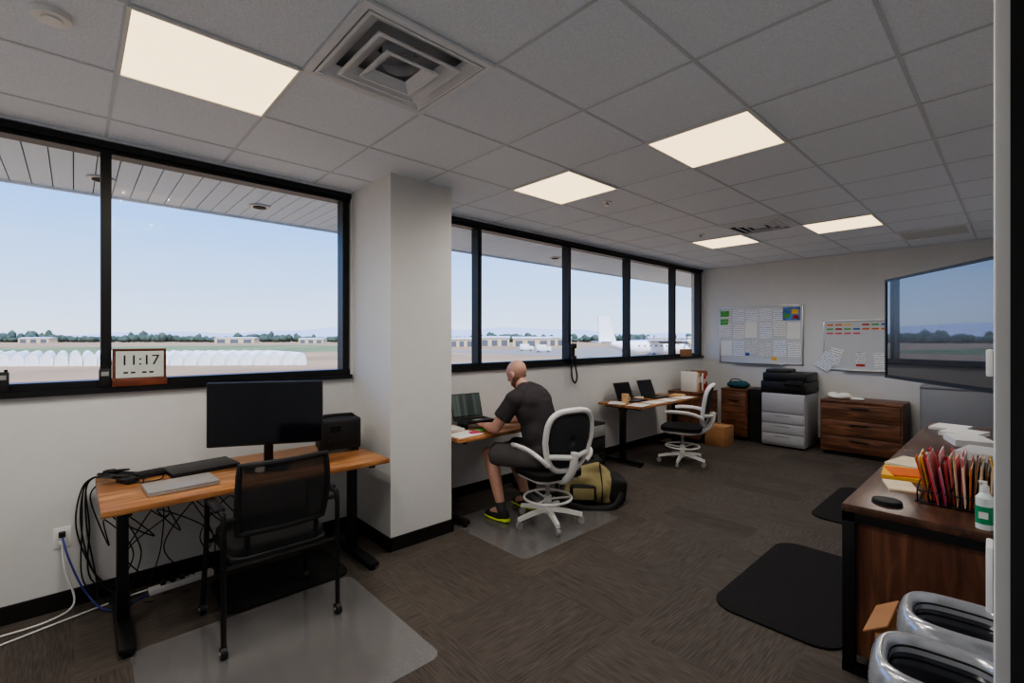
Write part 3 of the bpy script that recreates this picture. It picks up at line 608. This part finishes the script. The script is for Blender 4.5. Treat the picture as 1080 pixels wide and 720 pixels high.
for r_,(z,hh) in enumerate([(1.93,.19),(1.69,.26),(1.40,.26)]):
    for c_ in range(6):
        if (r_,c_) in ((0,5),): continue
        x=-3.345+c_*.203+random.uniform(-.012,.012)
        sheet(x,z+random.uniform(-.03,.02),.180,hh-.01,random.choice([M_paper,P2,P4,M_plain,P2]),random.uniform(-.06,.06),YF-.0185-.0012*((c_+r_)%3))
sheet(-3.37,1.83,.13,.1,P3,0,YF-.024,'small green printed sheet on the whiteboard'); sheet(-3.36,1.965,.14,.09,M_green,0,YF-.024,'small green note on the whiteboard')
sheet(-3.0,1.30,.06,.05,M_blue,0,YF-.024,'small blue note on the whiteboard'); sheet(-2.6,1.24,.07,.05,M_yel,0,YF-.024,'small yellow note on the whiteboard')
mp_=mat('map_print',s(90,130,190),.7,var=.5,vs=14); 
sheet(-2.36,1.93,.24,.2,mp_,0,YF-.0215,'colourful blue and green map sheet on the whiteboard')
sheet(-2.31,1.96,.09,.07,M_yel,.1,YF-.024,'small yellow note on the map'); sheet(-2.42,1.9,.08,.07,M_green,.1,YF-.024,'small green note on the map'); sheet(-2.30,1.88,.07,.05,M_red,.1,YF-.024,'small red note on the map')
cols=[M_org,M_org,M_yel,M_green,M_red,M_green,M_blue,M_org]
for r_,n_ in ((0,8),(1,7),(2,4)):
    for i in range(n_):
        if r_==0 and i in(3,): continue
        sheet(-1.86+i*.105,1.745-r_*.06,.08,.022,cols[(i+r_*3)%8] if r_<2 else M_pink,0,YF-.0185,'small coloured magnetic label strip on the whiteboard','coloured magnet strips')
sheet(-1.90,1.22,.2,.27,P2,.6,YF-.026,'tilted printed sheet hanging off the whiteboard corner'); sheet(-1.80,1.30,.16,.22,M_paper,.3,YF-.022,'tilted printed sheet on the whiteboard')
sheet(-1.5,1.28,.12,.16,P4,0,YF-.0185,'black and red printed notice on the whiteboard'); sheet(-1.5,1.18,.1,.03,M_red,0,YF-.021,'red sticky strip on the whiteboard'); sheet(-1.28,1.26,.14,.2,M_paper,-.05)
# ---------------------------------------------------------------- TV
def tvm():
    m=bpy.data.materials.new('glossy_tv_panel'); m.use_nodes=True; nt=m.node_tree; n=nt.nodes; l=nt.links; p=n['Principled BSDF']; p.inputs['Base Color'].default_value=(.006,.007,.01,1); p.inputs['Roughness'].default_value=.2
    g=n.new('ShaderNodeBsdfGlossy'); g.inputs['Roughness'].default_value=.015; g.inputs[0].default_value=(.9,.92,1,1); x=n.new('ShaderNodeMixShader'); x.inputs[0].default_value=.17
    l.new(p.outputs[0],x.inputs[1]); l.new(g.outputs[0],x.inputs[2]); l.new(x.outputs[0],n['Material Output'].inputs[0]); return m
t=thing('wall_television','large black flat-screen television angled on a wall arm','television',(-.284,3.535,1.617),math.radians(-55.7))
MB().box((0,.02,0),(1.17,.035,.66),M_plastic,bev=.005).build('housing',t); MB().box((0,.001,.004),(1.138,.004,.626),tvm()).build('screen',t)
f=MB()
for a in ((0,.3225,1.17,.015),(0,-.3205,1.17,.019),(-.578,0,.014,.66),(.578,0,.014,.66)): f.box((a[0],-.001,a[1]),(a[2],.010,a[3]),M_black)
f.build('bezel',t)
a=MB(); a.box((0,.05,0),(.4,.03,.3),M_black); a.tube([(0,.05,0),(.1,.16,0),(.33,.27,0)],.025,M_black)
a.build('mount_arm',t)
MB().box((0,0,0),(.02,.2,.3),M_black,bev=.003).build('wall_plate',t,loc=(.41,.29,0),rot=(0,0,math.radians(55.7)))
# ---------------------------------------------------------------- credenza
ZC=.78
def cred(y0,y1,label):
    xf,xb=-.566,.13; t=thing('storage_credenza',label,'credenza',((xf+xb)/2,(y0+y1)/2,0),0,'walnut credenzas in a row'); w=xb-xf; L=y1-y0
    MB().box((0,0,ZC-.018),(w,L,.036),M_walnut,bev=.003).build('top_panel',t)
    for sy in (-1,1):
        f=MB(); yy=sy*(L/2-.02)
        f.box((-w/2+.025,yy,(ZC-.036)/2),(.05,.04,ZC-.036),M_black,bev=.002).box((w/2-.025,yy,(ZC-.036)/2),(.05,.04,ZC-.036),M_black,bev=.002).box((0,yy,ZC-.056),(w,.04,.04),M_black).box((0,yy,.02),(w,.04,.04),M_black)
        f.build('metal_frame',t)
    MB().box((0,0,ZC/2-.0),(w-.03,L-.06,ZC-.16),M_walnutz).build('cabinet_body',t)
    for yy in (-L/4,L/4):
        q=MB().box((-w/2+.012,yy,ZC/2),(.012,L/2-.06,ZC-.18),M_walnutz).build('door',t); MB().box((-w/2-.004,yy,ZC*.7),(.012,.14,.012),M_black).build('handle',q)
cred(2.64,4.21,'walnut credenza with black metal frame holding files and sanitizer'); cred(4.22,5.79,'walnut credenza with black metal frame holding paper stacks')
t=thing('wireless_charger','round black puck on the credenza','charger',(-.42,2.78,ZC)); MB().cyl((0,0,0),(0,0,.018),.058,M_blackm,.055,32).build('puck',t); MB().cyl((0,0,.018),(0,0,.019),.045,M_plastic,seg=28).build('charging_pad',t)
M_sl=mat('green_label',s(40,150,100),.5); M_clear=mat('clear_gel_bottle',s(228,236,232),.2)
t=thing('hand_sanitizer_bottle','slim white pump bottle with green label on the credenza','bottle',(-.095,2.71,ZC)); MB().cyl((0,0,0),(0,0,.125),.028,M_clear,seg=28).cyl((0,0,.125),(0,0,.145),.028,M_clear,.013,28).build('bottle_body',t); MB().cyl((0,0,.022),(0,0,.092),.0286,M_sl,seg=28).build('bottle_label',t)
MB().cyl((0,0,.145),(0,0,.172),.014,M_white).cyl((0,0,.172),(0,0,.185),.007,M_white).box((-.006,0,.187),(.026,.014,.01),M_white,bev=.003).build('pump',t)
MB().box((-.003,-.029,.058),(.028,.001,.026),M_plain).build('label_patch',t)
# file sorter
SX=.035
t=thing('wire_file_sorter','black wire desktop file sorter on the credenza','file sorter',(-.19+SX,3.05,ZC)); f=MB()
for y in (-.12,.12,-.14):
    f.tube([(-.18,y,.006),(.15,y,.006)],.004,M_black,6)
for i in range(9):
    x=-.17+i*.039; f.tube(smoothpath([(x,-.14,.006),(x,-.145,.07),(x+.01,-.05,.12),(x+.01,.05,.12),(x,.12,.06),(x,.12,.006)],4),.0035,M_black,6); f.tube([(x,-.12,.006),(x,.12,.006)],.003,M_black,6)
f.tube([(-.17,-.147,.06),(.142,-.147,.06)],.0035,M_black,6); f.build('wire_frame',t)
random.seed(11)
fm=[M_org,M_yel,M_red,M_pink,M_red,M_mag,M_red,M_pink,M_tan,M_pink,M_cream,M_org,M_brn,M_cream,M_tan,M_brn,M_tan,M_cream,M_brn,M_tan,M_brn,M_cream]
for i,m_ in enumerate(fm):
    x=-.325+SX+i*.0128; lean=math.radians(-12+i*1.0+random.uniform(-3,3)); hh=.20+random.uniform(-.04,.02); rx=math.radians(random.uniform(-5,5))
    t=thing('file_folder','upright office folder in the wire sorter','folder',(x,3.05+random.uniform(-.03,.03),ZC+.012),0,'folders in the wire sorter')
    f=MB().box((0,0,hh/2),(.005,.26,hh),m_,bev=.001).box((0,-.1+.05*(i%4),hh+.008),(.003,.08,.02),m_).build('folder_cover',t,rot=(rx,lean,0))
    MB().box((.003,.0,hh/2+.010),(.003,.23,hh-.01),M_plain).build('paper_contents',t,rot=(rx,lean,0))
flat(-.44,3.42,ZC,.19,.27,.1,M_yel,'paper_pad','stack of yellow and orange pads on the credenza','notepad',.02); flat(-.43,3.40,ZC+.02,.15,.2,.35,M_org,'paper_pad','orange pad on the stack','notepad',.008)
flat(-.44,3.78,ZC,.2,.28,-.2,M_cream,'paper_pad','cream papers on the credenza','paper',.012); flat(-.3,3.7,ZC,.22,.3,.3,M_tan,'file_folder','tan folder lying flat on the credenza','folder',.01)
flat(-.42,3.14,ZC,.12,.2,.3,M_cream,'paper_pad','cream notepad by the file sorter','notepad',.01)
for x,y,h_ in ((-.3,5.2,.03),(-.25,4.8,.045),(-.15,4.3,.05),(-.4,5.5,.02)): flat(x,y,ZC,.22,.3,random.uniform(-.3,.3),M_plain,'paper_stack','stack of white paper on the credenza','paper',h_,'paper stacks on the credenza')
t=thing('desk_organizer','black pen cup filled with pens on the credenza','pen cup',(-.06,3.42,ZC)); MB().cyl((0,0,0),(0,0,.11),.045,M_black,seg=24).build('cup',t)
for i in range(6):
    a=i*1.05; MB().cyl((.02*math.cos(a),.02*math.sin(a),.05),(.04*math.cos(a),.04*math.sin(a),.17),.005,[M_blue,M_red,M_blackm,M_yel,M_green,M_white][i],seg=8).build('pen',t)
# ---------------------------------------------------------------- bins lower right
M_bin=mat('silver_grey_gloss_plastic',s(190,193,197),.18,.5,var=.02)
def binn(x,y,h):
    t=thing('waste_bin','silver-grey rounded plastic bin with thick rim and dark opening','bin',(x,y,0),.1,'rounded grey bins')
    def rr(w,d,z,n=48,e=.62):
        return [(w*.93*math.copysign(abs(math.cos(a))**e,math.cos(a)),d*.93*math.copysign(abs(math.sin(a))**e,math.sin(a)),z) for a in [k*2*PI/n for k in range(n)]]
    MB().loft([rr(.11,.10,0),rr(.12,.11,.02),rr(.135,.125,h*.6),rr(.150,.137,h-.16),rr(.156,.142,h-.12)],M_bin).build('bin_body',t)
    MB().loft([rr(.154,.14,h-.122),rr(.166,.151,h-.11),rr(.168,.153,h-.07),rr(.164,.149,h-.035),rr(.154,.140,h-.010),rr(.143,.130,h),rr(.130,.117,h-.004),rr(.123,.110,h-.022),rr(.120,.107,h-.09)],M_bin,cap=False).build('rim',t,70)
    MB().loft([rr(.121,.108,h-.065),rr(.121,.108,h-.045)],M_screen).build('opening',t)
    MB().tube(rr(.124,.111,h-.028),.0035,M_blackm,6,closed=True).build('rim_seal',t)
    MB().box((0,-.142,h-.07),(.09,.02,.03),M_blackm,bev=.005).build('latch',t)
binn(-.115,1.97,.71); binn(-.13,1.64,.71)
t=thing('cardboard_box','brown cardboard box standing beside the bins','box',(-.27,2.34,0)); f=MB(); f.box((0,0,.22),(.2,.26,.44),M_card,bev=.002); f.build('carton',t); MB().box((-.1,-.0,.455),(.09,.25,.005),M_card,rot=(0,-.6,0)).build('flap',t)
t=thing('paper_towel_roll','white paper towel roll on the cardboard box','paper roll',(-.24,2.26,.44)); MB().cyl((0,-.0,.0),(0,0,.13),.05,M_plain,seg=28).cyl((0,0,.13),(0,0,.131),.02,M_card,seg=20).build('roll',t)
# ---------------------------------------------------------------- outlet, cables
t=thing('wall_outlet','white duplex outlet with plugged cords near the floor','outlet',(XW,-.05,.41),PI/2); MB().box((0,-.003,0),(.075,.006,.118),M_white,bev=.002).build('plate',t)
MB().box((0,-.022,.022),(.03,.035,.028),M_plastic,bev=.004).build('plug',t); MB().box((0,-.018,-.022),(.028,.028,.028),M_white,bev=.004).build('plug',t)
def cable(pts,r,m,label='loose power cable'):
    return tag(MB().tube(smoothpath(pts,8),r,m,6).build('cable'),label,'cable','loose cables around the near desk')
M_cblue=mat('blue_cable',s(60,70,150),.5)
x0=XW+.03
cable([(x0,-.05,.40),(x0+.03,-.04,.25),(x0+.05,.0,.05),(x0+.1,-.1,.008),(x0+.12,-.3,.008)],.005,M_white,'white cable from the outlet')
cable([(x0,-.05,.43),(x0+.06,-.02,.3),(x0+.08,.05,.1),(x0+.2,.15,.01),(x0+.12,.35,.01)],.005,M_cblue,'blue cable from the outlet')
for k in range(8):
    y=.1+k*.09; random.seed(k)
    cable([(-3.66,y,.70),(-3.69,y-.03,.58+random.uniform(-.1,.05)),(-3.64+random.uniform(-.03,.08),y+random.uniform(-.1,.25),.42+random.uniform(-.14,.14)),(-3.6,y+random.uniform(-.1,.15),.54+random.uniform(-.1,.06)),(-3.65,y+random.uniform(-.15,.25),.25),(-3.6,y+.05,.01),(-3.55+random.uniform(0,.12),y+.15,.01)],.0038,M_plastic,'black cable hanging under the desk')
for k in range(5):
    random.seed(40+k); q=lambda a:random.uniform(-a,a)
    cable([(-3.6+q(.03),.14+.02*k,.75),(-3.5+q(.06),.11+q(.02),.785),(-3.42+q(.05),.2+q(.05),.76+.006*k),(-3.55+q(.05),.26+q(.04),.758),(-3.60+q(.04),.14+q(.02),.775),(-3.55+q(.05),.20+q(.04),.785),(-3.63,.14,.76),(-3.69,.04+q(.02),.70),(-3.70+q(.01),.04+q(.05),.45),(-3.68,.08+q(.06),.15),(-3.62,.1+.05*k,.01)],.0042,M_plastic,'black cable coiled at the desk end')
cable([(-3.3,-.9,.008),(-3.45,-.4,.008),(-3.6,.1,.008),(-3.62,.33,.02)],.005,M_white,'white cord running along the wall base')
t=thing('power_strip','white power strip on the floor by the wall','power strip',(-3.60,.5,0),PI/2+.1); MB().box((0,0,.018),(.34,.055,.036),M_white,bev=.005).build('strip_body',t)
for i in range(3): MB().box((-.1+i*.05,0,.05),(.025,.03,.03),M_plastic,bev=.004).build('plug',t)
t=thing('power_adapter','black laptop charger brick on the desk','charger',(-3.42,.22,.74),.4); MB().box((0,0,.016),(.12,.06,.032),M_plastic,bev=.006).build('brick',t); MB().tube(smoothpath([(.06,0,.015),(.1,.02,.008),(.12,.1,.006),(.05,.16,.006)],5),.003,M_plastic,6).build('cord',t)
t=thing('docking_station','small black dock with cables on the desk','docking station',(-3.5,.33,.74),.2); MB().box((0,0,.014),(.09,.14,.028),M_blackm,bev=.005).build('dock_body',t); MB().tube(smoothpath([(.045,.03,.014),(.09,.05,.03),(.1,-.05,.02),(.16,-.08,.005)],5),.004,M_plastic,6).build('cord',t)
# ---------------------------------------------------------------- exterior
GZ=-4
FWD=Vector((-.7325,.6807)); RT=Vector((.6807,.7325))
def wp(px,d): 
    u=(px-540)/497; v=FWD*d+RT*(u*d); return v.x,v.y
M_ground=mat('dry_field',s(166,136,98),.95,var=.22,vs=.03); M_grass=mat('green_field',s(118,128,78),.95,var=.3,vs=.03); M_tar=mat('concrete_apron',s(142,132,116),.9,var=.06,vs=.05); M_redd=mat('red_dirt_strip',s(150,66,46),.95,var=.1,vs=.2)
struct(MB().bx(-4000,600,-3500,5000,GZ-1,GZ,M_ground).build('floor_ground'),'dry open airfield ground')
def patch(nm,x0,x1,y0,y1,z,m,lab): tag(MB().bx(x0,x1,y0,y1,GZ,z,m).build(nm),lab,'ground',None,'stuff')
patch('grass_field',-420,-200,-900,150,GZ+.03,M_grass,'green crop field beyond the airfield')
patch('concrete_apron',-180,-72,110,420,GZ+.03,M_tar,'pale concrete aircraft apron')
patch('dirt_strip',-86,-72,-200,60,GZ+.03,M_redd,'reddish dirt strip along the fence')
# hoop houses
M_hoop=mat('white_poly_film',s(236,236,232),.6,var=.04,vs=.8)
M_hd=mat('hoop_rib_grey',s(200,202,198),.8); M_hend=mat('hoop_end_film',s(230,231,228),.7,var=.05,vs=.5)
hm=MB(); N=14; ring=lambda x,k=1:[(x,1.62*k*math.cos(j*PI/N),2.7*k*math.sin(j*PI/N)**.7) for j in range(N+1)]
hm.loft([ring(0),ring(-24)],M_hoop,cap=False,closed=False); hh=hm.build('greenhouse_tunnel',loc=(0,0,-100))
tag(hh,'white plastic-covered greenhouse tunnel in the field','greenhouse','greenhouse tunnels')
e=MB(); e.poly([(y,z) for _,y,z in ring(0)],.1,M_hend,Matrix.Translation((-.15,0,0))@Matrix(((0,0,1,0),(1,0,0,0),(0,1,0,0),(0,0,0,1)))); e.build('end_wall',hh)
e=MB()
for xx in (-8,-16,-23.9): e.tube([(a,b*1.0,c*1.01) for a,b,c in ring(xx)],.05,M_hd,6)
e.build('hoop_rib',hh)
pa=Vector(wp(-30,94)); pb=Vector(wp(318,99)); n=24; dy=(pb.y-pa.y)/(n-1)
for i in range(n):
    p=pa.lerp(pb,i/(n-1))
    if i==0: hh.location=(p.x,p.y,GZ)
    else: dup(hh,(p.x,p.y,GZ),0)
for o_ in bpy.data.objects:
    if o_.name.startswith('greenhouse_tunnel'): o_.scale=(1,abs(dy)/2/1.68,1)
# trees
random.seed(5)
M_tree=mat('distant_tree_foliage',s(76,90,76),.95,var=.35,vs=.15)
tm=bmesh.new()
for i in range(1100):
    px=random.uniform(-120,760); d=random.uniform(700,860); x,y=wp(px,d); hgt=random.uniform(6,12)*(1.5 if random.random()<.10 else 1)*(1+.2*math.sin(px*.05))
    M_=Matrix.Translation((x,y,GZ+.05+hgt*.5))@Matrix.Rotation(random.random()*3,4,'Z')@Matrix.Diagonal((random.uniform(3,8),random.uniform(3,8),hgt*.5,1))
    bmesh.ops.create_icosphere(tm,subdivisions=1 if i%2 else 2,radius=1,matrix=M_)
me=bpy.data.meshes.new('tree_line'); tm.to_mesh(me); tm.free(); me.materials.append(M_tree)
for p in me.polygons: p.use_smooth=True
o=bpy.data.objects.new('tree_line',me); COL.objects.link(o); tag(o,'long line of dark green trees on the horizon','trees',None,'stuff')
# mountains
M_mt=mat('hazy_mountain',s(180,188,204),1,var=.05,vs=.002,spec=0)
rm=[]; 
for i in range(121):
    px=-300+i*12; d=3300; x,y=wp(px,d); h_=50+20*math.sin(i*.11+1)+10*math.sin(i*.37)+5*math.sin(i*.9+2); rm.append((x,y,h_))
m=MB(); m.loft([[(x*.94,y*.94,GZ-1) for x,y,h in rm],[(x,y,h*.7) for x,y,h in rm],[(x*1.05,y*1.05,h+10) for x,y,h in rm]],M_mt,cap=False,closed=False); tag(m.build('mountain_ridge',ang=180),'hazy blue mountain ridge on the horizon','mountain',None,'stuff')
# buildings
M_bld=mat('beige_hangar_wall',s(206,186,148),.8); M_roof=mat('hangar_roof',s(196,198,200),.6); M_dk=mat('hangar_door',s(96,100,108),.7)
for i,(px,d,w_,h_) in enumerate([(488,330,16,5),(522,360,22,6),(560,340,26,5.5),(590,380,18,6),(40,620,40,6),(250,600,50,6),(330,580,30,5),(700,420,30,6),(730,430,26,6)]):
    x,y=wp(px,d); t=thing('hangar_building','low beige airfield building with pale roof','building',(x,y,GZ+(.03 if (-420<x<-200 and y<150) else 0)),math.radians(47),'low airfield buildings')
    MB().box((0,0,h_/2),(w_,12,h_),M_bld).build('walls',t); MB().loft([[(-w_/2-.5,-6.5,h_),(-w_/2-.5,6.5,h_),(-w_/2-.5,0,h_+1.6)],[(w_/2+.5,-6.5,h_),(w_/2+.5,6.5,h_),(w_/2+.5,0,h_+1.6)]],M_roof).build('roof',t)
    for k in range(3): MB().box((-w_/2+w_*(k+.5)/3,-6.05,h_*.38),(w_/5,.2,h_*.75),M_dk).build('hangar_door',t)
# aircraft
M_ac=mat('white_aircraft_paint',s(244,245,248),.35,var=.02); M_ace=mat('aircraft_grey',s(110,114,120),.5)
x,y=wp(683,135); t=thing('cargo_airplane','white four-engine high-wing cargo airplane parked on the apron','airplane',(x,y,GZ+.03),math.atan2(RT.y,RT.x)+.3)
def ring2(x,r,z,k=1): return [(x,r*math.cos(a),z+r*k*math.sin(a)) for a in [j*2*PI/20 for j in range(20)]]
MB().loft([ring2(-15,.25,4.4),ring2(-11,.9,3.9),ring2(-7,1.7,3.2),ring2(-4,2.1,2.9),ring2(8,2.1,2.9),ring2(11,1.9,2.8),ring2(13,1.3,2.5),ring2(14.2,.6,2.2),ring2(14.6,.1,2.1)],M_ac).build('fuselage',t,50)
MB().poly([(3,0),(2.2,16),(.2,16),(-1.8,0),(.2,-16),(2.2,-16)],.35,M_ac,Matrix.Translation((1,0,4.9))).build('wing',t)
MB().poly([(-15.5,4.4),(-10.0,4.2),(-12.6,11.8),(-15.8,11.8)],.4,M_ac,Matrix.Translation((0,.2,0))@Matrix.Rotation(PI/2,4,'X')).build('tail_fin',t)
MB().poly([(-11.8,0),(-13,6.5),(-14.6,6.5),(-15,0),(-14.6,-6.5),(-13,-6.5)],.25,M_ac,Matrix.Translation((0,0,4.6))).build('tailplane',t)
for yy in (-10,-5.2,5.2,10):
    en=MB().loft([[(xx,yy+r*math.cos(a),4.7+r*math.sin(a)) for a in [j*2*PI/14 for j in range(14)]] for xx,r in ((0,.3),(1.5,.6),(5,.6),(5.6,.3),(5.9,.05))],M_ace).build('engine',t)
    f=MB()
    for k in range(4): a=k*PI/2+.4; f.box((5.3,yy+1.0*math.cos(a),4.7+1.0*math.sin(a)),(.12,.3,2.0),M_ace,rot=(a-PI/2,0,0))
    f.build('propeller',en)
for xx,yy in ((11,0),(-.5,1.9),(1,1.9),(-.5,-1.9),(1,-1.9)): MB().cyl((xx,yy,.6),(xx,yy,1.6),.15,M_ace).cyl((xx,yy-.2,.6),(xx,yy+.2,.6),.6,M_dk).build('landing_wheel',t)
MB().box((13.0,0,3.25),(1.2,2.1,.55),M_dk,rot=(0,.5,0),bev=.15).build('cockpit_window',t)
for k in range(7): MB().box((-4+k*1.8,-2.06,3.5),(.45,.12,.45),M_dk,bev=.04).build('cabin_window',t)
MB().box((7.2,-2.05,2.7),(.9,.12,1.7),M_ace,bev=.04).build('crew_door',t)
# trucks
for px,d,c in ((573,190,M_white),(555,210,M_plain),(600,200,M_yel)):
    x,y=wp(px,d); t=thing('service_truck','small pale service truck on the airfield','truck',(x,y,GZ+(.03 if (-180<x<-72 and 110<y<420) else 0)),math.radians(50),'airfield service trucks')
    MB().box((-.8,0,1.9),(4,2.2,2.4),c,bev=.05).build('cargo_box',t); MB().box((2.2,0,1.4),(1.8,2,1.6),c,bev=.2).build('cab',t)
    for xx in (-2,2):
        for yy in (-1,1): MB().cyl((xx,yy-.12,.45),(xx,yy+.12,.45),.45,M_dk).build('wheel',t)
# ---------------------------------------------------------------- world, sun, camera
wd=bpy.data.worlds.new('sky'); S.world=wd; wd.use_nodes=True; nt=wd.node_tree; n=nt.nodes; l=nt.links
bg=n['Background']; tc=n.new('ShaderNodeTexCoord'); sp=n.new('ShaderNodeSeparateXYZ'); r=n.new('ShaderNodeValToRGB'); e=r.color_ramp.elements
e[0].position=0; e[0].color=s(208,218,236)+(1,); e[1].position=1; e[1].color=s(60,120,220)+(1,)
for p_,c_ in ((.06,s(184,208,242)),(.2,s(134,182,246)),(.4,s(94,152,240))): q=e.new(p_); q.color=c_+(1,)
l.new(tc.outputs['Generated'],sp.inputs[0]); l.new(sp.outputs[2],r.inputs[0])
cl=n.new('ShaderNodeTexNoise'); cl.inputs['Scale'].default_value=3; mp=n.new('ShaderNodeMapping'); mp.inputs['Scale'].default_value=(1,1,5); l.new(tc.outputs['Generated'],mp.inputs[0]); l.new(mp.outputs[0],cl.inputs['Vector'])
mr=n.new('ShaderNodeMapRange'); mr.inputs[1].default_value=.55; mr.inputs[2].default_value=.8; mr.inputs[3].default_value=0; mr.inputs[4].default_value=.3; l.new(cl.outputs['Fac'],mr.inputs[0])
mx=n.new('ShaderNodeMixRGB'); l.new(mr.outputs[0],mx.inputs[0]); l.new(r.outputs[0],mx.inputs[1]); mx.inputs[2].default_value=(.8,.85,.92,1); l.new(mx.outputs[0],bg.inputs[0]); bg.inputs[1].default_value=2.2
su=bpy.data.lights.new('sun','SUN'); su.energy=6; su.angle=.01; su.color=(1,.97,.93); so=bpy.data.objects.new('sun',su); COL.objects.link(so); so.rotation_euler=Vector((.55,-.3,.9)).to_track_quat('Z','Y').to_euler()
cam=bpy.data.cameras.new('camera'); co=bpy.data.objects.new('camera',cam); COL.objects.link(co); co.location=(0,0,1.55); co.rotation_euler=(PI/2,0,math.radians(47.1))
cam.lens=497/1080*36; cam.sensor_width=36; cam.shift_y=-3/1080; cam.clip_start=.02; cam.clip_end=9000
S.camera=co
S.view_settings.view_transform='AgX'
try: S.view_settings.look='AgX - Medium High Contrast'
except Exception as ex: print(ex)
